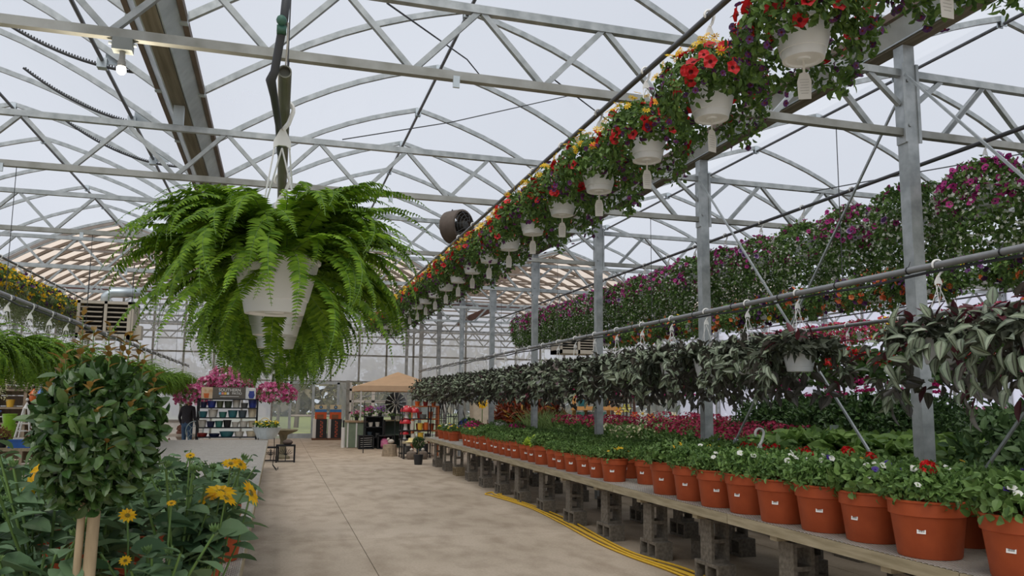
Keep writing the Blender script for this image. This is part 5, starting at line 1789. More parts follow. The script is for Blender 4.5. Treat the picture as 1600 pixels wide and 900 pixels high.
def glazed_pot(x, y, z, R, H, m, label, taper=.75, group='glazed pots on the black rack', plant=False):
    t = thing('glazed_pot', label, 'pot', (x, y, z), 0)
    MB().lathe([(.001, 0), (R * taper, 0), (R * (taper + .12), H * .4), (R, H * .92), (R * 1.05, H * .93), (R * 1.05, H), (R * .93, H), (R * .85, H * .7), (.001, H * .65)], 18).build('pot', m, t, 35)
    return t
rows = [(1.43, [('navy', .09, .14), ('royal', .11, .17), ('olive', .09, .17), ('dkgreen', .1, .17), ('white', .1, .2), ('grey', .09, .12), ('royal', .11, .2)], 'top'),
        (1.18, [('teal', .11, .15), ('white', .12, .2), ('tealg', .1, .14), ('teal', .12, .18), ('slate', .11, .18), ('cream', .11, .22)], 'second'),
        (.93, [('white', .1, .17), ('navy', .1, .15), ('tealg', .1, .16), ('black', .1, .18), ('white', .09, .13), ('white', .11, .15), ('cream', .09, .16)], 'third'),
        (.69, [('red', .14, .09), ('navy', .14, .08), ('teal', .18, .13), ('white', .12, .13), ('cream', .13, .14)], 'bottom')]
cw = dict(navy='navy blue', royal='bright blue', olive='olive green', dkgreen='dark green', white='speckled white', grey='low grey', teal='deep teal', tealg='green-teal', cream='cream', black='black', slate='slate grey', red='low red')
for z, items, wd in rows:
    n = len(items)
    for i, (c, R, H) in enumerate(items):
        glazed_pot(RX - .6 + 1.2 * i / (n - 1), RY - .03, z + .0, R, H, G[c], f'{cw[c]} glazed pot on the {wd} shelf of the black rack, {ORD[i]} along')

# ------------------------------------------------------------------ people
skin_m = M('skin', 'b98a6e', .55, 0, .06, 9)
def person(loc, rz, jacket, legs, hair, label, arms='down', hat=None, scale=1.0):
    t = thing('person', label, 'person', loc, rz)
    vs, es, rad = [], [], []
    def v(p, r):
        vs.append(p); rad.append(r); return len(vs) - 1
    pel = v((0, 0, .96), (.15, .11))
    ch = v((0, .0, 1.15), (.145, .1)); sh = v((0, -.0, 1.36), (.17, .1)); nk = v((0, .005, 1.48), (.058, .058)); hb = v((0, -.01, 1.56), (.07, .08)); hc = v((0, -.012, 1.65), (.08, .095)); ht = v((0, -.005, 1.73), (.055, .065))
    es += [(pel, ch), (ch, sh), (sh, nk), (nk, hb), (hb, hc), (hc, ht)]
    for s in (-1, 1):
        hip = v((s * .09, 0, .88), (.095, .095)); kn = v((s * .1, -.02, .5), (.06, .062)); an = v((s * .1, .015, .1), (.042, .045)); to = v((s * .11, -.13, .045), (.042, .035))
        es += [(pel, hip), (hip, kn), (kn, an), (an, to)]
        so = v((s * .19, 0, 1.38), (.06, .06)); el = v((s * .255, .03, 1.1), (.046, .046)) if arms == 'down' else v((s * .25, -.06, 1.12), (.046, .046))
        wr = v((s * .25, -.1, .88), (.033, .033)) if arms == 'down' else v((s * .12, -.3, 1.1), (.033, .033))
        w0 = Vector(vs[wr]); dirn = (w0 - Vector(vs[el])).normalized()
        pa = v(tuple(w0 + dirn * .07), (.036, .02))
        es += [(sh, so), (so, el), (el, wr), (wr, pa)]
        side = Vector((0, 1, 0)) if arms == 'down' else Vector((0, 0, 1))
        for q in range(4):
            b0 = w0 + dirn * .1 + side * (q - 1.5) * .02
            m1 = v(tuple(b0), (.0095, .0095)); m2 = v(tuple(b0 + dirn * (.04 + .006 * (q in (1, 2))) + Vector((-s * .008, 0, 0))), (.0085, .0085)); m3 = v(tuple(b0 + dirn * (.062 + .012 * (q in (1, 2))) + Vector((-s * .022, 0, 0))), (.007, .007))
            es += [(pa, m1), (m1, m2), (m2, m3)]
        th = v(tuple(w0 + dirn * .05 - side * .035), (.01, .01)); th2 = v(tuple(w0 + dirn * .085 - side * .05), (.008, .008))
        es += [(pa, th), (th, th2)]
    me = bpy.data.meshes.new('skeleton'); me.from_pydata(vs, es, [])
    o = bpy.data.objects.new('skeleton', me); COL.objects.link(o)
    sk = o.modifiers.new('skin', 'SKIN'); ss = o.modifiers.new('sub', 'SUBSURF'); ss.levels = 2; ss.render_levels = 2
    for i, r in enumerate(rad):
        me.skin_vertices[0].data[i].radius = r
        me.skin_vertices[0].data[i].use_root = (i == 0)
    dg = bpy.context.evaluated_depsgraph_get()
    body = bpy.data.meshes.new_from_object(o.evaluated_get(dg)); body.name = 'body'
    bpy.data.objects.remove(o)
    body.materials.clear()
    shoe = M('shoe', '3a3430', .7)
    for m in (jacket, legs, skin_m, shoe):
        body.materials.append(m)
    wz = [Vector(vs[i]) for i in range(len(vs))]
    for p in body.polygons:
        c = p.center
        hand = False
        for s in (-1, 1):
            W_ = Vector((s * .25, -.1, .88)) if arms == 'down' else Vector((s * .12, -.3, 1.1))
            E_ = Vector((s * .255, .03, 1.1)) if arms == 'down' else Vector((s * .25, -.06, 1.12))
            if (c - W_).dot((W_ - E_).normalized()) > .0 and (c - W_).length < .25 and c.x * s > 0 and (arms != 'down' or abs(c.x) > .19):
                hand = True
        p.material_index = 2 if (c.z > 1.47 or hand) else 3 if c.z < .085 else 1 if (c.z < .95 and (abs(c.x) < .2)) else 0
        p.use_smooth = True
    ob('body', body, t)
    h = MB()
    rng = np.random.RandomState(3)
    V = MB().ball((0, .012, 1.665), (.093, .108, .1), 18, 12)
    vv = V.V[0]; ff = np.concatenate(V.F)
    keep = [f for f in ff if vv[list(f)][:, 2].mean() > 1.655 + (.09 if vv[list(f)][:, 1].mean() < -.06 else (-.06 if vv[list(f)][:, 1].mean() > .03 else 0))]
    h.add(vv, np.array(keep)).build('hair', hair, t, True)
    fb = MB()
    fb.add([(0, -.125, 1.625), (-.014, -.1, 1.615), (.014, -.1, 1.615), (0, -.1, 1.665)], [(0, 1, 3), (0, 3, 2), (0, 2, 1)])
    fb.build('nose', skin_m, t)
    ey = MB()
    for s in (-1, 1):
        ey.ball((s * .03, -.098, 1.66), (.011, .007, .008), 8, 5)
    ey.build('eyes', M('eye', '2c2522', .3), t)
    MB().tube([(-.025, -.095, 1.59), (0, -.102, 1.587), (.025, -.095, 1.59)], .005, 5).build('mouth', M('lips', '8e4f48', .5), t)
    ea = MB()
    for s in (-1, 1):
        ea.ball((s * .086, .0, 1.645), (.012, .02, .03), 8, 5)
    ea.build('ears', skin_m, t, True)
    if hat:
        MB().lathe([(.001, 1.79), (.06, 1.78), (.1, 1.74), (.108, 1.69), (.112, 1.685), (.11, 1.68), (.001, 1.7)], 16, (0, .008, 0)).box((0, -.13, 1.69), (.15, .1, .012)).build('cap', hat, t, 40)
    t.scale = (scale,) * 3
    return t
person((-2.46, 25.0, 0), 2.6, M('black quilted jacket', '24222a', .8, 0, .2, 30), M('blue jeans', '35506e', .85, 0, .12, 30), M('dark hair', '2a211d', .7),
       'person in a dark jacket and blue jeans standing with back turned beside the pot rack')
person((13.9, 15.2, 0), 1.2, M('teal shirt', '2a9c8c', .8, 0, .1, 20), M('dark trousers', '33343a', .85), M('brown hair', '4a3020', .7),
       'person in a teal shirt and pink cap looking down behind the far benches', 'front', M('pink cap', 'c23a5c', .7), .98)

# ------------------------------------------------------------------ things along the aisle end, left
pink_fl = LEAF('pink hanging bloom', 'b8407a', 'dd86ae', .3, .5, c3='eed5df')
pnk = mix_variant(310, [(pink_fl, 3.4)], [(.03, .22), (.2, .2), (.34, .1), (.4, -.05), (.36, -.22), (.26, -.34)], 700, .09)
for i, (x, y, z) in enumerate([(-1.45, 24.2, 2.26), (-1.05, 23.6, 2.12), (-2.3, 24.0, 1.74), (-1.85, 24.8, 2.0), (.05, 24.0, 1.83), (-.2, 25.2, 1.85)]):
    t = thing('pink_basket', f'hanging basket of pink and white blooms over the pot rack, {ORD[i]} of six', 'hanging basket', (x, y, z))
    ob('pot', s_pot, t); ob('foliage', pnk[0], t, kind='stuff'); ob('flowers', pnk[1], t, (0, 0, .01), (0, 0, i), 1.08, kind='stuff')
    MB().tube([(0, 0, 0), (0, 0, 4.08 - z)], .004, 5).tube([(0, 0, .4), (.13, 0, 0)], .003, 4).tube([(0, 0, .4), (-.13, 0, 0)], .003, 4).build('hanger_wire', wire_m, t)
ch = thing('garden_chair', 'pale wire garden chair with a round back in front of the person', 'chair', (-2.02, 23.3, 0), .5)
iron_g = M('pale blue grey iron', '8fa3a5', .5, .2)
MB().tube([(.24 * math.cos(a), .2, .78 + .26 * math.sin(a)) for a in np.linspace(0, 6.283, 25)[:-1]], .012, 6, closed=True).tube([(.12 * math.cos(a), .2, .78 + .12 * math.sin(a)) for a in np.linspace(0, 6.283, 17)[:-1]], .008, 5, closed=True).build('backrest', iron_g, ch)
sp_ = MB()
for k in range(8):
    a = k * math.pi / 4
    sp_.tube([(.12 * math.cos(a), .2, .78 + .12 * math.sin(a)), (.24 * math.cos(a), .2, .78 + .24 * math.sin(a))], .006, 5)
sp_.build('back_spokes', iron_g, ch)
MB().lathe([(.001, .45), (.22, .45), (.23, .46), (.22, .475), (.001, .47)], 20).build('seat', iron_g, ch)
for x, y in ((-.17, -.15), (.17, -.15), (-.17, .18), (.17, .18)):
    MB().tube([(x, y, .45), (x * 1.2, y * 1.2, 0)], .011, 6).build('leg', iron_g, ch)
stone_w = M('weathered white stone', 'b5aca0', .9, 0, .15, 12, .3)
rust_m = M('rust brown cast', '6a4334', .85, 0, .2, 14, .3)
cb = thing('stone_console', 'stone garden console on baluster legs behind the clipped tree', 'table', (-3.0, 26.0, 0))
MB().box((0, 0, .56), (1.5, .45, .08)).build('top', stone_w, cb)
for x in (-.6, .25, .6):
    MB().lathe([(.001, 0), (.12, 0), (.12, .06), (.06, .1), (.1, .25), (.06, .42), (.11, .5), (.11, .52), (.001, .52)], 14, (x, 0, 0)).build('baluster', stone_w, cb, 40)
def statue(x, y, z, s, label):
    t = thing('seated_statue', label, 'statue', (x, y, z)); t.scale = (s,) * 3
    MB().lathe([(.001, 0), (.2, 0), (.22, .06), (.17, .14), (.13, .2), (.14, .32), (.12, .4), (.05, .44), (.05, .47), (.001, .47)], 16).build('body', rust_m, t, 50)
    MB().ball((0, 0, .54), (.075, .08, .095), 12, 8).ball((0, 0, .645), (.03, .03, .03), 8, 5).build('head', rust_m, t, True)
    for s_ in (-1, 1):
        MB().tube([(s_ * .13, 0, .36), (s_ * .18, -.06, .22), (s_ * .05, -.17, .16)], [.04, .035, .03], 7).build('arm', rust_m, t, True)
statue(-2.72, 26.0, .6, .62, 'brown seated statue on the stone console')
statue(-2.98, 25.5, 0, .75, 'brown seated statue on the floor in front of the console')
wp = thing('white_counter', 'long white counter unit behind the console', 'counter', (-3.6, 28.6, 0))
MB().box((0, 0, .45), (2.6, .5, .9)).build('body', M('white counter panel', 'd8d8d4', .5), wp)
MB().box((0, 0, .93), (2.7, .6, .05)).build('worktop', M('grey counter top', '8c8a86', .5), wp)
tub = thing('metal_tub', 'galvanised oval tub of yellow flowers on a black scroll stand', 'planter', (-.2, 19.9, 0))
V = []
for z, a, b_ in ((.72, .2, .15), (.98, .33, .2), (.99, .34, .21)):
    V.append([(a * math.cos(q), b_ * math.sin(q), z) for q in np.linspace(0, 6.283, 25)[:-1]])
F = [(i * 24 + k, i * 24 + (k + 1) % 24, (i + 1) * 24 + (k + 1) % 24, (i + 1) * 24 + k) for i in range(2) for k in range(24)]
MB().add(sum(V, []), F + [tuple(range(24))[::-1]]).build('tub', galv_l, tub)
st = MB()
for sx in (-1, 1):
    for sy in (-1, 1):
        st.tube([(sx * .18, sy * .12, .75), (sx * .2, sy * .13, .4), (sx * .17, sy * .12, .12), (sx * .26, sy * .17, .0), (sx * .3, sy * .19, .05)], .009, 6)
st.tube([(-.2, 0, .4), (.2, 0, .4)], .008, 5).build('stand', blackmetal_m, tub)
rng = np.random.RandomState(330)
P = np.stack([rng.uniform(-.28, .28, 60), rng.uniform(-.15, .15, 60), rng.uniform(1.0, 1.12, 60)], 1)
MB().cloud(T_leaf2(.6), np.repeat(P, 4, 0), rng.normal(size=(240, 3)), rng.normal(size=(240, 3)), .07).cloud(T_five(1), P + (0, 0, .03), rng.normal(size=(60, 3)), np.tile((0, -.4, 1.), (60, 1)), .055).build('plants', [bed_m, yellow_m], tub, kind='stuff')
MB().tube([(-.05 + .12 * math.cos(a), .1, 1.05 + .16 * math.sin(a)) for a in np.linspace(0, 3.14, 12)], .008, 5).build('handle', G['yellow'], tub)
bb = thing('bird_bath', 'mossy olive stone bird bath right of the metal tub', 'bird bath', (.22, 23.6, 0))
MB().lathe([(.001, 0), (.2, 0), (.2, .06), (.1, .12), (.08, .5), (.12, .66), (.36, .76), (.4, .8), (.37, .82), (.001, .74)], 20).build('basin', M('mossy stone', '77705a', .9, 0, .2, 12, .3), bb, 40)
def side_table(x, y, s, label):
    t = thing('side_table', label, 'table', (x, y, 0), 0)
    MB().box((0, 0, .44 * s), (.5 * s, .36 * s, .04)).build('table_top', blackmetal_m, t)
    for sx in (-1, 1):
        for sy in (-1, 1):
            MB().box((sx * .23 * s, sy * .16 * s, .22 * s), (.04, .04, .44 * s)).build('leg', blackmetal_m, t)
    b = MB().tube([(0, -.16 * s, .03), (.01, -.16 * s, .2 * s), (0, -.16 * s, .4 * s)], .012, 5)
    for k in range(8):
        a = -1.2 + k * .35
        b.tube([(0, -.16 * s, .2 * s), (.09 * s * math.sin(a), -.16 * s, .2 * s + .07 * s * math.cos(a)), (.18 * s * math.sin(a), -.16 * s, .2 * s + .17 * s * math.cos(a))], .006, 4)
    b.box((0, -.16 * s, .04), (.46 * s, .02, .03)).build('cut_out_tree', blackmetal_m, t)
side_table(.28, 22.3, 1.0, 'black side table with a cut-out tree, nearer the aisle')
side_table(-.1, 22.6, .85, 'smaller black side table partly behind the tub stand')
MB_ = MB().ball((0, 0, .06), (.13, .1, .075), 12, 7)
tag(MB_.build('stone_pot', M('brown stone pot', '5d5048', .9), None, True, loc=(.33, 22.3, .46)), 'rounded brown stone pot on the black side table', 'pot')

# kiosks
def kiosk(x, y, label):
    t = thing('vending_display', label, 'display', (x, y, 0))
    MB().box((0, 0, .04), (.62, .5, .08)).build('base', M('brown base', '6a4a38', .8), t)
    MB().box((.06, 0, .47), (.44, .4, .78)).build('cabinet', black_m, t)
    MB().box((-.22, 0, .47), (.12, .36, .78)).build('side_panel', white_m, t)
    orng = M('orange panel', 'cf5a2c', .5)
    MB().box((.02, 0, 1.0), (.46, .34, .28)).build('hopper', orng, t)
    MB().box((.0, -.18, .96), (.26, .02, .16)).build('tray_front', M('brown tray', '8a5a3c', .7), t)
    MB().box((.02, -.02, 1.2), (.46, .32, .1)).build('blue_band', M('blue band', '3a78b4', .5), t)
    MB().box((.02, -.02, 1.35), (.46, .06, .18)).build('header', M('cream header', 'd9c9a4', .5), t)
    MB().lathe([(.001, .012), (.07, .012), (.07, 0), (.001, 0)], 16, (.02, -.052, 1.35), 0, ((1, 0, 0), (0, 0, -1), (0, 1, 0))).build('round_emblem', ink_m, t)
    MB().lathe([(.001, .016), (.045, .016), (.045, .01)], 16, (.02, -.052, 1.35), 0, ((1, 0, 0), (0, 0, -1), (0, 1, 0))).build('round_emblem', M('emblem blue', '7fa3c0', .5), t)
    # band of upright lettering, too small in the picture to read: short orange strokes
    b = MB()
    for k in range(9):
        z = .14 + k * .075
        b.box((.06, -.203, z), (.1, .004, .016)).box((.02 + .08 * (k % 2), -.203, z + .028), (.018, .004, .045))
    b.build('upright_lettering', M('orange lettering', 'e06a48', .5), t)
kiosk(1.76, 34.4, 'black and orange stand with upright orange lettering, left of the pair')
kiosk(2.36, 34.4, 'black and orange stand with upright orange lettering, right of the pair')

# canopy
can = thing('canopy_tent', 'tan pop-up canopy tent over the sales counter', 'tent', (4.35, 30.2, 0))
CW = 1.55
tan_m = M('tan canopy cloth', 'd8bb9b', .8, 0, .05, 4)
ap = np.array((0, 0, 2.72))
cn = [np.array((sx * CW, sy * CW, 2.17)) for sx, sy in ((-1, -1), (1, -1), (1, 1), (-1, 1))]
V, F = [], []
for k in range(4):
    a, b_ = cn[k], cn[(k + 1) % 4]
    i = len(V)
    V += [ap, a, (a + b_) / 2 + (0, 0, .0), b_, (ap + a) / 2 - (0, 0, .03), (ap + b_) / 2 - (0, 0, .03)]
    F += [(i, i + 4, i + 5), (i + 4, i + 1, i + 2), (i + 4, i + 2, i + 5), (i + 5, i + 2, i + 3)]
MB().add(V, F).build('roof_cloth', tan_m, can)
V, F = [], []
for k in range(4):
    a, b_ = cn[k], cn[(k + 1) % 4]
    i = len(V)
    V += [a, b_, b_ - (0, 0, .19), a - (0, 0, .19)]; F.append((i, i + 1, i + 2, i + 3))
MB().add(V, F).build('valance', tan_m, can)
for sx, sy in ((-1, -1), (1, -1), (1, 1), (-1, 1)):
    MB().box((sx * (CW - .05), sy * (CW - .05), 1.05), (.05, .05, 2.1)).build('leg', M('canopy leg', 'd5d5d2', .5), can)
MB().tube([(-CW + .05, -CW + .05, 1.75), (0, -CW + .05, 2.12), (CW - .05, -CW + .05, 1.75)], .012, 5).build('truss_bar', galv_l, can)

# counter and shelves under it
sage = M('sage green paint', '7f8f78', .7, 0, .1, 6)
cn_ = thing('sales_counter', 'sage green counter with a wooden top and white corner boards', 'counter', (2.72, 29.0, 0))
MB().box((0, .2, .44), (.62, 1.2, .86)).build('panel', sage, cn_)
for x in (-.3, 0, .3):
    MB().box((x, -.405, .44), (.05, .03, .86)).build('corner_board', white_m, cn_)
MB().box((0, .2, .9), (.74, 1.3, .05)).build('worktop', M('tan worktop', 'a58a6a', .6), cn_)
pt = thing('paper_roll', 'white roll standing left of the sage counter', 'roll', (2.28, 28.7, 0))
MB().lathe([(.001, 0), (.07, 0), (.07, .7), (.001, .7)], 12).build('paper', white_m, pt, 40)
MB().lathe([(.001, .7), (.03, .7), (.03, .95), (.001, .95)], 10).build('core', black_m, pt, 40)
sh1 = thing('black_shelf', 'black cube shelf of small pots beside the sage counter', 'shelf', (3.3, 28.3, 0))
for x in (-.3, .3):
    MB().box((x, .15, .55), (.03, .35, 1.1)).build('side', black_m, sh1)
for z in (.02, .36, .72, 1.08):
    MB().box((0, .15, z), (.63, .35, .03)).build('board', black_m, sh1)
MB().box((0, .31, .55), (.6, .02, 1.08)).build('back', M('charcoal back', '2d3030', .8), sh1)
for i, (x, z, c, R, H) in enumerate([(-.12, .735, 'white', .08, .15), (.12, .735, 'white', .08, .16), (-.15, .375, 'slate', .09, .18), (.13, .375, 'grey', .08, .14)]):
    glazed_pot(3.3 + x, 28.4, z, R, H, G[c], f'small {cw[c]} pot on the black cube shelf, {"upper" if z > .5 else "lower"} {"left" if x < 0 else "right"}')
cr = []
for i, (x, c, w) in enumerate([(2.98, 'grey', 'wire-fronted black crate of dark goods'), (3.62, 'pink', 'black crate holding a pink patterned bag')]):
    t = thing('black_crate', f'{w} on the floor by the counter', 'crate', (x, 27.9, 0))
    for sx in (-1, 1):
        MB().box((sx * .24, 0, .23), (.03, .4, .46)).build('side', black_m, t)
    for z in (.015, .445):
        MB().box((0, 0, z), (.5, .4, .03)).build('board', black_m, t)
    MB().box((0, .19, .23), (.48, .02, .44)).build('back', black_m, t)
    g = MB()
    for k in range(5):
        g.tube([(-.2, -.19, .08 + k * .07), (.2, -.19, .1 + k * .07)], .005, 4)
    (g.build('wire_front', wire_m, t) if i == 0 else None)
bag = thing('pink_bag', 'pink patterned bag standing in the right black crate', 'bag', (3.62, 27.85, .03))
MB().lathe([(.001, 0), (.13, 0), (.15, .1), (.14, .24), (.1, .32), (.001, .33)], 12, axis=((1, 0, 0), (0, .6, 0), (0, 0, 1))).build('bag', M('pink pattern', 'c9477e', .7, 0, .3, 22, c2='e29ab8'), bag, True)
MB().tube([(-.06, 0, .3), (0, 0, .4), (.06, 0, .3)], .01, 5).build('handle', M('bag handle', '8e2a55', .7), bag)
sh2 = thing('green_shelf', 'dark green backed shelf with white pots beside the spinner', 'shelf', (4.2, 28.5, 0))
dg_m = M('dark green board', '3f4a40', .8, 0, .12, 5)
for x in (-.52, .52):
    MB().box((x, .15, .48), (.04, .4, .96)).build('side', black_m, sh2)
for z in (.03, .45, .95):
    MB().box((0, .15, z), (1.08, .4, .04)).build('board', dg_m if z < .9 else wood_m, sh2)
MB().box((0, .34, .5), (1.04, .02, .94)).build('back', dg_m, sh2)
for i, x in enumerate((-.35, .12, .33)):
    glazed_pot(4.2 + x, 28.5, .055, .1, .26, G['white'], f'white bucket-shaped pot on the low green shelf, {ORD[i]} of three', .8)
for i, (x, z, m, r) in enumerate([(3.15, 1.1, mag_m, .16), (3.5, 1.1, LEAF('violet bloom', '7a3f9a', 'a06abf', .3), .2), (4.45, .98, LEAF('orchid bloom', '9c5fb0', 'b98bd0', .3), .16), (2.75, .94, pink_fl, .15), (3.95, .98, white_pet, .14)]):
    t = thing('bouquet_pot', ['magenta flowers on the black shelf top', 'violet flowers spilling on the black shelf top', 'lilac flowers on the green shelf top', 'pink flower bunch on the sage counter', 'white flowers on the green shelf top'][i], 'flowers', (x, 28.4 if x > 3 else 29.0, z))
    MB().lathe([(.001, 0), (.06, 0), (.08, .12), (.001, .12)], 12).build('pot', black_m, t, 35)
    rng = np.random.RandomState(340 + i)
    P = rng.normal(size=(60, 3)) * r * .6 * np.array((1, 1, .45)) + np.array((0, 0, .22))
    MB().cloud(T_leaf2(.5), P - (0, 0, .04), rng.normal(size=(60, 3)), rng.normal(size=(60, 3)), .1).cloud(T_five(1), P + (0, 0, .04), rng.normal(size=(60, 3)), np.tile((0, -.6, .8), (60, 1)) + rng.normal(size=(60, 3)) * .3, .07).build('flowers', [bed_m, m], t, kind='stuff')
frog = thing('frog_ornament', 'green frog ornament on the green shelf top', 'ornament', (4.6, 28.4, .98))
fg = M('frog green', '5f8a4e', .5)
MB().ball((0, 0, .12), (.13, .11, .12), 12, 8).ball((0, -.06, .27), (.1, .09, .08), 12, 8).build('body', fg, frog, True)
MB().ball((-.06, -.08, .36), .04, 8, 6).ball((.06, -.08, .36), .04, 8, 6).build('eyes', M('frog eye', 'd8d8c8', .3), frog, True)
pw = thing('garden_spinner', 'big black pinwheel garden spinner on a stake', 'spinner', (3.62, 25.5, 0))
MB().tube([(0, 0, 0), (0, 0, 1.57)], .014, 6).build('stake', blackmetal_m, pw)
bl_me = MB().add([(0, 0, .04), (.05, -.03, .16), (.09, -.05, .32), (-.03, .02, .34), (-.02, .02, .16)], [(0, 1, 4), (1, 2, 3, 4)]).mesh('blade', blackmetal_m)
for k in range(12):
    ob('blade', bl_me, pw, (0, -.04, 1.57), (0, k * math.pi / 6, 0))
MB().ball((0, -.05, 1.57), .05, 10, 6).build('hub', blackmetal_m, pw)
MB().tube([(-.95, .2, 0), (-.95, .2, 1.62), (-.1, .1, 1.62)], .016, 6).build('bracket', blackmetal_m, pw)

# ornament shelf: mushrooms, lanterns, hat
os_ = thing('ornament_shelf', 'black wire stand of mushrooms, lanterns and pots near the bench end', 'shelf', (3.95, 23.6, 0))
for x in (-.42, .42):
    for y in (-.2, .2):
        MB().box((x, y, .75), (.03, .03, 1.5)).build('upright', blackmetal_m, os_)
for z in (.12, .52, .78, 1.12):
    MB().box((0, 0, z), (.9, .45, .025)).build('shelf', blackmetal_m, os_)
red_cap = M('red mushroom cap', 'b3202a', .4)
def mushroom(x, y, z, s, label):
    t = thing('mushroom_ornament', label, 'ornament', (x, y, z)); t.scale = (s,) * 3
    MB().lathe([(.001, 0), (.07, 0), (.05, .12), (.055, .22), (.001, .22)], 12).build('stalk', white_m, t, 40)
    MB().lathe([(.001, .2), (.18, .19), (.19, .22), (.15, .31), (.08, .36), (.001, .375)], 16).build('cap', red_cap, t, 60)
    b = MB()
    for k in range(5):
        a = k * 1.256
        b.ball((.11 * math.cos(a), .11 * math.sin(a), .325), .025, 6, 4)
    b.build('spots', white_m, t)
for i, (x, z, s) in enumerate([(-.3, .8, .95), (-.05, 1.14, .85), (-.32, .535, .7), (-.28, 1.135, 1.0)]):
    mushroom(3.95 + x, 23.5, z, s, f'red spotted mushroom ornament on the black stand, {["middle shelf", "top shelf, right", "lower shelf", "top shelf, left"][i]}')
for i, (x, z, c, R, H) in enumerate([(-.12, .8, 'white', .07, .26), (.12, .8, 'yellow', .08, .2), (.3, .8, 'orange', .07, .22), (-.08, .535, 'white', .07, .16), (.14, .535, 'yellow', .09, .19), (.33, .535, 'black', .08, .16), (.2, 1.135, 'grey', .1, .12), (-.25, .135, 'grey', .13, .2), (.15, .135, 'slate', .13, .2)]):
    glazed_pot(3.95 + x, 23.45, z, R, H, G[c], f'{dict(cw, orange="orange", yellow="yellow").get(c)} jar on the black ornament stand, {ORD[i]} counted from the middle shelf', .85)
fo = thing('orange_stand', 'orange wooden shelf of orange planters behind the mushrooms', 'shelf', (4.35, 24.2, 0))
ow_ = M('orange wood', 'b8683a', .7, 0, .12, 6)
for x in (-.38, .38):
    MB().box((x, 0, .75), (.05, .3, 1.5)).build('side', ow_, fo)
for z in (.4, .75, 1.1, 1.48):
    MB().box((0, 0, z), (.8, .32, .04)).build('shelf', ow_, fo)
for i, (x, z) in enumerate([(-.2, .77), (.0, .77), (.2, .77), (-.18, 1.12), (.15, 1.12), (-.25, 1.5), (.0, 1.5), (.25, 1.5)]):
    glazed_pot(4.35 + x, 24.2, z, .08, .2 if z < 1.4 else .13, G['orange' if i % 3 else 'red'], f'{"orange" if i % 3 else "low red"} planter on the orange stand, {ORD[i]} of eight')
hat = thing('straw_hat', 'pale straw hat on a little wooden table by the stump', 'hat', (3.75, 23.0, .475))
MB().lathe([(.001, .12), (.08, .115), (.1, .05), (.11, .02), (.2, .0), (.21, .004), (.11, .03), (.001, .03)], 18).build('hat', M('straw', 'd8c78e', .9, 0, .1, 40), hat, 50)
lt = thing('low_table', 'low wooden table carrying the straw hat', 'table', (3.85, 23.0, 0))
MB().box((0, 0, .455), (.7, .3, .04)).build('table_top', wood_m, lt)
for x in (-.32, .32):
    MB().box((x, 0, .22), (.03, .26, .44)).build('leg', blackmetal_m, lt)
stp = thing('tree_stump', 'rough tree stump with a small stone bird on top', 'stump', (3.3, 24.2, 0))
MB().lathe([(.001, 0), (.24, 0), (.22, .15), (.2, .34), (.001, .36)], 14).build('stump', M('stump bark', '8f7f6a', .95, 0, .25, 14, .5), stp)
MB().ball((.03, 0, .43), (.1, .06, .07), 10, 6).ball((-.05, 0, .5), .045, 8, 6).build('bird', stone_w, stp, True)
for i, (x, y) in enumerate([(3.72, 22.75), (4.05, 22.8)]):
    t = thing('round_urn', f'round stone urn with a bird finial under the hat table, {"left" if i == 0 else "right"} one', 'urn', (x, y, 0))
    MB().lathe([(.001, 0), (.1, 0), (.15, .1), (.13, .2), (.07, .23), (.001, .24)], 14).build('urn', M('brown stone', '6d6156', .9, 0, .2, 14), t, 50)
    MB().ball((0, 0, .27), .05, 8, 6).build('finial', stone_w, t)
tp2 = thing('small_topiary', 'small round topiary in a black pot at the bench end', 'tree', (3.6, 20.9, 0))
ob('pot', MB().lathe([(.001, 0), (.1, 0), (.13, .26), (.12, .26), (.001, .22)], 16).mesh('pot', black_m, 35), tp2)
MB().tube([(0, 0, .22), (0, 0, .5)], .012, 6).build('stem', bark_m, tp2)
rng = np.random.RandomState(350)
d = rng.normal(size=(700, 3)); d /= np.linalg.norm(d, axis=1)[:, None]
MB().cloud(T_leaf2(.6), d * .15 * rng.uniform(.6, 1, (700, 1)) + (0, 0, .56), d + rng.normal(size=(700, 3)) * .6, rng.normal(size=(700, 3)), .045).build('foliage', dk_leaf, tp2, kind='stuff')

# iron stakes and trellises at the bench end
for i, (x, y, h) in enumerate([(4.7, 24.2, 1.95), (4.95, 24.5, 1.75), (5.2, 24.3, 1.85), (5.05, 25.2, 1.6), (5.55, 24.8, 1.7), (5.75, 25.6, 1.5)]):
    t = thing('iron_obelisk', f'black iron garden obelisk beyond the bench end, {ORD[i]} from the left', 'trellis', (x, y, 0), i * .4)
    b = MB()
    for sx in (-1, 1):
        for sy in (-1, 1):
            b.tube([(sx * .15, sy * .15, 0), (sx * .13, sy * .13, h * .7), (0, 0, h)], .011, 5)
    b.build('frame', blackmetal_m, t)
    for k in range(1, 5):
        z = h * .16 * k
        MB().tube([(.15, .15, z), (-.15, .15, z), (-.15, -.15, z), (.15, -.15, z)], .008, 4, closed=True).build('hoop', blackmetal_m, t)
    MB().ball((0, 0, h), .04, 8, 6).build('finial', blackmetal_m, t)
sfl = thing('sunflower_stake', 'large yellow metal sunflower on a stake near the crotons', 'ornament', (5.55, 21.9, 0))
ob('flower', sun_head, sfl, (0, 0, 1.6), face((-.2, -1, .1)), .36)
MB().tube([(0, 0, 0), (0, 0, 1.58)], .012, 6).build('stake', stem_m, sfl)
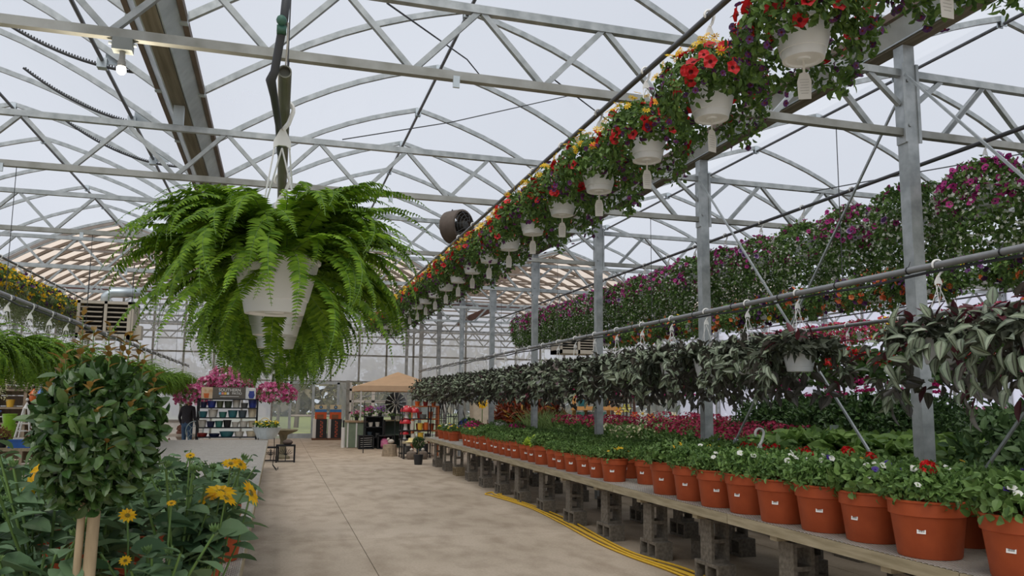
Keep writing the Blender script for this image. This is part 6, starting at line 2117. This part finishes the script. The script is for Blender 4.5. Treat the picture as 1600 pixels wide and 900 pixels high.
for i, (x, y, z, m, lab) in enumerate([(4.75, 20.2, BT, LEAF('blue hydrangea', '3a48a8', '6a78cc', .2), 'blue hydrangea at the far end of the bench'), (4.35, 17.9, BT, ger_mag, 'bright magenta flowers at the far end of the bench'), (4.85, 17.6, BT, white_pet, 'white flowers beside the magenta ones at the bench end'),
                                       (4.75, 15.8, BT, ger_mag, 'magenta flowers at the middle back of the bench')]):
    t = thing('flower_pot', lab, 'flowers', (x, y, z))
    MB().lathe([(.001, 0), (.11, 0), (.15, .22), (.001, .22)], 14).build('pot', terra_m, t, 35)
    rng = np.random.RandomState(360 + i)
    d = rng.normal(size=(260, 3)); d[:, 2] = np.abs(d[:, 2]); d /= np.linalg.norm(d, axis=1)[:, None]
    MB().cloud(T_leaf2(.6), d[:120] * .2 + (0, 0, .26), d[:120], rng.normal(size=(120, 3)), .1).cloud(T_five(1), d * (.24, .24, .17) + (0, 0, .32), rng.normal(size=(260, 3)), d + rng.normal(size=(260, 3)) * .3, .055).build('flowers', [bed_m, m], t, kind='stuff')
cabm = M('cream cabinet paint', 'cfc7b4', .7)
cab_ = thing('cream_cabinet', 'tall cream cabinet with a wooden edge behind the metal sunflower', 'cabinet', (7.4, 29.5, 0))
MB().box((0, 0, .85), (.7, .5, 1.7)).build('body', cabm, cab_)
MB().box((.38, 0, .85), (.08, .52, 1.72)).build('edge_board', ow_, cab_)
MB().box((-.02, -.26, .85), (.6, .02, 1.6)).build('door', cabm, cab_)
MB().box((.22, -.28, .9), (.02, .03, .14)).build('handle', blackmetal_m, cab_)

# right: pallet display, flower stakes, lattice, racks by the far wall
pal = thing('pallet_display', 'orange-brown pallet wood display of teal and green pots', 'display', (9.85, 24.2, 0))
pw_ = M('pallet wood', 'c48f54', .8, 0, .15, 6)
for x in (-.6, -.2, .2, .6):
    MB().box((x, .2, .95), (.12, .04, 1.9)).build('plank', pw_, pal)
for z in (.55, 1.02, 1.42):
    MB().box((0, 0, z), (1.45, .36, .04)).build('shelf', pw_, pal)
    MB().box((0, -.17, z + .05), (1.45, .025, .1)).build('plank', pw_, pal)
for i, (x, z, c) in enumerate([(-.45, 1.04, 'tealg'), (-.1, 1.04, 'grey'), (.3, 1.04, 'tealg'), (-.4, 1.44, 'teal'), (.35, 1.44, 'dkgreen'), (.0, .57, 'slate'), (.5, .57, 'tealg')]):
    glazed_pot(9.85 + x, 24.2, z, .14, .3, G[c], f'{cw[c]} pot on the pallet wood display, {ORD[i]} of seven')
fcol = [('d8d2c0', 'white'), ('d9a23a', 'amber'), ('cfc85a', 'yellow'), ('c8442e', 'red'), ('e0dccf', 'cream'), ('d77f2e', 'orange'), ('dcae58', 'gold'), ('b8d0d8', 'pale blue'), ('e8e0c8', 'ivory')]
for i, (c, w) in enumerate(fcol):
    x = 8.7 + i * .24
    z = [1.2, 1.42, 1.5, 1.3, 1.36, 1.26, 1.12, 1.22, 1.3][i]
    t = thing('flower_stake', f'{w} glass flower on a garden stake behind the crimson flowers', 'ornament', (x, 20.2, 0))
    MB().tube([(0, 0, 0), (0, 0, z)], .008, 5).build('stake', blackmetal_m, t)
    ob('flower', one(T_daisy(6, 0, 1, .6, .28), [M('glass ' + w, c, .25), G['orange' if i % 2 else 'yellow']], 1, 'flower'), t, (0, -.02, z), face((-.45, -1, .2)), .27)
lat = thing('lattice_screen', 'dark brown wooden lattice door standing behind the flower stakes', 'screen', (11.8, 26.2, 0))
dkw = M('dark brown wood', '4a342a', .7)
MB().box((-.42, 0, .95), (.08, .06, 1.9)).box((.42, 0, .95), (.08, .06, 1.9)).box((0, 0, 1.86), (.9, .06, .08)).box((0, 0, .05), (.9, .06, .1)).build('frame', dkw, lat)
for k in range(5):
    MB().box((-.28 + k * .14, 0, .95), (.03, .03, 1.8)).build('slat', dkw, lat)
for k in range(11):
    MB().box((0, .01, .2 + k * .16), (.8, .03, .03)).build('slat', dkw, lat)
for i in range(9):
    x, y = 12.2 + .5 * i, 21.5 + .9 * (i % 3)
    t = thing('iron_trellis', f'dark iron trellis panel standing before the far right wall, {ORD[i]} from the left', 'trellis', (x, y, 0), .2 * (i % 4))
    b = MB()
    for k in range(5):
        b.tube([(-.24 + k * .12, 0, 0), (-.24 + k * .12, 0, 1.5 + .25 * math.sin(k * .8))], .009, 4)
    b.build('bars', blackmetal_m, t)
    MB().tube([(-.24, 0, .3), (.24, 0, .3)], .009, 4).tube([(-.24, 0, 1.2), (.24, 0, 1.2)], .009, 4).build('rails', blackmetal_m, t)
clay = M('dusky clay', 'a8604c', .7, 0, .15, 8)
rack2 = thing('jar_rack', 'white rack of dusky red jars by the far right wall', 'rack', (15.9, 19.6, 0), -.3)
for z in (.7, 1.05, 1.4):
    MB().box((0, 0, z), (1.5, .4, .03)).build('shelf', white_m, rack2)
for x in (-.73, .73):
    MB().box((x, 0, .9), (.04, .38, 1.8)).build('upright', white_m, rack2)
for i in range(12):
    x, z = -.58 + .38 * (i % 4), (.72, 1.07, 1.42)[i // 4]
    p = Matrix.Rotation(-.3, 3, 'Z') @ Vector((x, 0, 0))
    t = thing('clay_jar', f'dusky red jar on the white rack, {ORD[i % 4]} along the {["bottom", "middle", "top"][i // 4]} shelf', 'jar', (15.9 + p.x, 19.6 + p.y, z))
    MB().lathe([(.001, 0), (.09, 0), (.13, .12), (.1, .24), (.11, .26), (.001, .26)], 14).build('jar', clay, t, 40)
    MB().lathe([(.001, .26), (.1, .262), (.02, .29), (.001, .31)], 12).build('lid', clay, t, 40)
for i in range(14):
    x = 14.7 + .09 * (i % 7) * 1.2; y = 18.2 + .12 * (i // 7)
    t = thing('plant_stake', 'tall dark green garden stake in the bundle by the far right wall', 'stake', (x, y, 0), 0, 'bundle of green stakes by the far right wall')
    MB().tube([(0, 0, 0), (.01 * (i % 3), 0, 1.75 + .05 * (i % 4))], .014, 6).build('stake', M('green stake', '2f4a38', .6) if i == 0 else bpy.data.materials['green stake'], t)
sr = thing('planter_shelf', 'pale wooden shelf of pink patterned planters at far right', 'shelf', (16.7, 15.6, 0), -1.0)
MB().box((0, 0, 1.28), (2.2, .5, .06)).build('shelf', wood_m, sr)
MB().box((0, 0, .65), (2.2, .5, .05)).build('shelf', wood_m, sr)
for x in (-1.05, 1.05):
    MB().box((x, 0, .65), (.06, .46, 1.3)).build('side', wood_m, sr)
pk = M('pink pattern planter', 'b2487e', .5, 0, .3, 18, c2='d9a0bf')
for i in range(7):
    p = Matrix.Rotation(-1.0, 3, 'Z') @ Vector((-.9 + .3 * i, 0, 0))
    t = thing('patterned_planter', f'pink patterned planter on the far right shelf, {ORD[i]} along', 'pot', (16.7 + p.x, 15.6 + p.y, 1.31))
    MB().lathe([(.001, 0), (.09, 0), (.13, .16), (.1, .28), (.12, .33), (.001, .33)], 14).build('planter', pk, t, 40)
for i in range(5):
    p = Vector((17.2, 19.0, .9 + .18 * i))
    t = thing('metal_pipe_bundle', f'grey metal tray in the stack before the far right wall, {ORD[i]} from below', 'tray', p, -.9)
    MB().box((0, 0, 0), (1.6, .6, .03)).box((0, -.3, .05), (1.6, .02, .1)).box((0, .3, .05), (1.6, .02, .1)).build('tray', galv_l, t)
MBs = thing('tray_stand', 'grey steel stand holding the metal trays', 'stand', (17.2, 19.0, 0), -.9)
for x in (-.78, .78):
    MB().box((x, .36, .95), (.05, .05, 1.9)).box((x, -.36, .95), (.05, .05, 1.9)).build('upright', galv, MBs)
hb_ = thing('hosta_bench', 'wire-topped bench standing before the far right wall', 'bench', (12.6, 12.5, 0))
MB().box((0, 0, .68), (2.2, 12, .06)).build('table_top', wood_m, hb_)
for y in (-5.5, -2, 2, 5.5):
    for x in (-.9, .9):
        MB().box((x, y, .33), (.19, .19, .65)).build('leg', block_m, hb_)
n = 0
for i in range(3):
    for j in range(14):
        potted('dark_shrub', 11.9 + .6 * i, 7.2 + .8 * j, .71, fol['dark' if (i + j) % 3 else 'shrub'], f'bushy green shrub on the far right bench, {ORD[j]} from the near end, line {["one", "two", "three"][i]}', 'potted plant', None, 1.05, j + i, 'green shrubs on the far right bench')

# ------------------------------------------------------------------ left side: ornament corner
grey_wood = M('grey barn wood', '8a7c6a', .85, 0, .2, 6, .2, (6, 6, .6))
ds = thing('barn_wood_shelf', 'grey barn-wood shelf unit of bird houses behind the white obelisk', 'shelf', (-5.1, 20.6, 0))
for x in (-.95, -.35, .35, .95):
    MB().box((x, 0, 1.1), (.07, .3, 2.2)).build('upright', grey_wood, ds)
for k in range(9):
    MB().box((0, .17, .12 + .24 * k), (1.96, .03, .22)).build('plank', grey_wood, ds)
for z in (.5, 1.05, 1.4, 1.8, 2.2):
    MB().box((0, 0, z), (1.96, .34, .04)).build('shelf', grey_wood, ds)
def birdhouse(x, y, z, m, label):
    t = thing('bird_feeder', label, 'bird feeder', (x, y, z))
    MB().lathe([(.001, 0), (.06, 0), (.09, .07), (.08, .17), (.03, .24), (.001, .26)], 12).build('body', m, t, 50)
    MB().lathe([(.001, .17), (.11, .16), (.03, .26), (.001, .3)], 12).build('roof', m, t, 40)
    MB().tube([(0, 0, .28), (0, 0, .42)], .006, 5).build('hanger', blackmetal_m, t)
for i, (x, c, w) in enumerate([(-.31, 'orange', 'orange'), (-.17, 'blue', 'blue'), (-.02, 'tealg', 'turquoise'), (.15, 'black', 'black')]):
    birdhouse(-4.95 + x, 20.35, 1.55, G[c] if w != 'turquoise' else glaze('3fa3a8'), f'{w} bird feeder hanging in front of the barn-wood shelf')
for i, (x, z, c) in enumerate([(-.7, 1.07, 'white'), (-.65, 1.42, 'yellow'), (-.1, 1.82, 'white'), (.1, 1.07, 'orange'), (.5, 1.07, 'white'), (.7, 1.42, 'white'), (-.2, .52, 'grey'), (.55, .52, 'slate')]):
    glazed_pot(-5.1 + x, 20.5, z, .09, .17, G[c], f'{dict(cw, orange="orange", yellow="yellow")[c]} ornament jar on the barn-wood shelf, {ORD[i]} of eight')
lr = thing('light_string', 'row of clear bulb ornaments along the barn-wood shelf front', 'ornament', (-5.1, 20.38, 1.98))
for i in range(6):
    MB().ball((-.5 + .28 * i, 0, -.08), .04, 8, 6).build('bulb', white_m, lr, True)
MB().tube([(-.9, 0, 0), (.9, 0, 0)], .006, 5).build('cord', cable_m, lr)
ow2 = thing('white_obelisk', 'white painted wooden obelisk trellis left of the clipped tree', 'trellis', (-4.73, 17.9, .7))
for sx in (-1, 1):
    for sy in (-1, 1):
        MB().bar((sx * .16, sy * .16, 0), (sx * .035, sy * .035, .74), .025, .025).build('leg', white_m, ow2)
for k in range(1, 5):
    r = .16 - .125 * k / 5.2
    MB().bar((-r, -r, .145 * k), (r, -r, .145 * k), .014, .02).bar((-r, r, .145 * k), (r, r, .145 * k), .014, .02).bar((-r, -r, .145 * k), (-r, r, .145 * k), .014, .02).bar((r, -r, .145 * k), (r, r, .145 * k), .014, .02).build('rung', white_m, ow2)
MB().lathe([(.07, .72), (.001, .86)], 4).ball((0, 0, .9), .03, 8, 6).build('cap', white_m, ow2)
tl_ = thing('potting_table', 'weathered wooden table under the white obelisk', 'table', (-4.75, 17.6, 0))
MB().box((0, 0, .67), (1.3, 1.0, .06)).build('table_top', wood_m, tl_)
for x in (-.5, .5):
    for y in (-.4, .4):
        MB().box((x, y, .32), (.1, .1, .64)).build('leg', grey_wood, tl_)
bx = thing('blue_planter', 'blue rectangular planter on the weathered table', 'planter', (-4.6, 17.2, .7))
MB().box((0, 0, .07), (.36, .2, .14)).build('box', G['blue'], bx)
MB().box((0, 0, .145), (.38, .22, .02)).build('rim', G['blue'], bx)
for i in range(3):
    glazed_pot(-5.15, 18.4, .9 + .17 * i if False else .71 + .2 * i, .13, .2, G['lime'], f'lime green pot in a stack of three, {["lowest", "middle", "uppermost"][i]}', .8)
wb_ = thing('bird_table', 'blue dish ornament on a stand at far left', 'ornament', (-5.55, 18.6, 0))
MB().tube([(0, 0, 0), (0, 0, 1.25)], .03, 8).build('stand', blackmetal_m, wb_)
MB().lathe([(.001, 1.25), (.1, 1.25), (.19, 1.36), (.18, 1.37), (.001, 1.29)], 16).build('dish', G['blue'], wb_, 40)
for i, (x, y) in enumerate([(-5.3, 17.0), (-5.7, 17.3)]):
    t = thing('wire_basket', f'white wire arch basket at far left, {"right" if i == 0 else "left"} of two', 'basket', (x, y, .7))
    b = MB()
    for k in range(6):
        b.tube([(-.18 + .072 * k, 0, 0), (-.18 + .072 * k, 0, .2 + .16 * math.sin(math.pi * (k + .5) / 6))], .006, 4)
    for k in range(4):
        b.tube([(-.18, 0, .06 * k), (.18, 0, .06 * k)], .006, 4)
    b.tube([(-.18, 0, .2), (-.1, 0, .33), (0, 0, .38), (.1, 0, .33), (.18, 0, .2)], .008, 5)
    b.build('wires', white_m, t)
t2 = thing('potting_table', 'second weathered table at the left edge holding wire baskets', 'table', (-5.7, 17.0, 0))
MB().box((0, 0, .67), (.55, 1.0, .06)).build('table_top', wood_m, t2)
for y in (-.4, .4):
    MB().box((0, y, .32), (.4, .1, .64)).build('leg', grey_wood, t2)
for i, (x, y, z, c, w) in enumerate([(-4.15, 17.3, .95, 'd8d4c8', 'white'), (-3.95, 17.0, .8, 'd38a34', 'orange'), (-4.1, 17.6, .75, 'e0dccf', 'ivory'), (-3.8, 17.4, 1.0, '8a6a98', 'mauve'), (-4.3, 17.1, 1.12, 'd9b070', 'tan'), (-3.7, 16.9, .7, 'd28a4a', 'amber')]):
    t = thing('flower_stake', f'{w} metal flower stake left of the clipped tree', 'ornament', (x, y, 0))
    MB().tube([(0, 0, 0), (0, 0, z)], .008, 5).build('stake', blackmetal_m, t)
    ob('flower', one(T_daisy(6, 0, 1, .6, .28), [M('painted ' + w, c, .4), G['grey']], 1, 'flower'), t, (0, -.02, z), face((.3, -1, .25)), .24)
ur = thing('white_urn', 'whitewashed stone urn under the weathered table', 'urn', (-4.25, 16.8, 0))
MB().lathe([(.001, 0), (.13, 0), (.13, .05), (.07, .1), (.17, .3), (.2, .42), (.21, .44), (.17, .44), (.001, .36)], 16).build('urn', stone_w, ur, 40)
cord = leafy(np.random.RandomState(380), T_leaf(.3, .1, .5), 160, PR_tall, .26, .2, .05, None, 0, upb=.4).mesh('foliage', LEAF('burgundy leaf', '3c1c20', '6a3034', .2, .5))
for i, (x, y) in enumerate([(-5.55, 16.2), (-6.1, 16.8)]):
    t = potted('burgundy_plant', x, y, .85, cord, f'tall burgundy-leaved plant at the left edge, {"right" if i == 0 else "left"} one', 'potted plant', None, 1.1)
    MB().lathe([(.001, -.85), (.22, -.85), (.2, -.4), (.16, 0), (.001, 0)], 14).build('pedestal', stone_w, t, 40)
rusty = leafy(np.random.RandomState(381), T_leaf2(.4), 300, PR_low, .1, .2, .05).mesh('foliage', LEAF('russet sedge', '6a4a30', '94683f', .2, .7))
for i, (x, y) in enumerate([(-4.95, 17.3), (-4.45, 17.75)]):
    potted('russet_plant', x, y, .7, rusty, f'russet foliage plant on the weathered table, {"left" if i == 0 else "right"} one', 'potted plant', None, .6)
wt_m = LEAF('pale trailing blooms', 'c9c79a', 'e2e0bd', .3, .5)
for i, (x, y) in enumerate([(-5.6, 15.6), (-5.1, 16.4), (-4.7, 17.2)]):
    t = thing('trailing_basket', f'hanging basket of pale yellow-green trailing foliage at far left, {ORD[i]} along', 'hanging basket', (x, y, 2.12))
    ob('pot', s_pot, t)
    ob('trailing_foliage', leafy(np.random.RandomState(390 + i), T_leaf2(.5), 500, [(.03, .15), (.2, .14), (.34, .02), (.36, -.2), (.28, -.45)], .06, .2, .04, skirt_fn([(0, .6, .8), (3, .6, .8)])).mesh('trailing_foliage', wt_m), t, kind='stuff')
    MB().tube([(0, 0, 0), (0, 0, 1.96)], .004, 5).build('hanger_wire', wire_m, t)
for i in range(10):
    potted('leafy_shrub', -3.9 - .55 * (i % 5), 10.5 + 2.0 * (i // 5) , 0, fol['shrub'], f'green shrub standing on the floor beyond the left bench, {ORD[i]} of ten', 'potted plant', None, 1.1, i)
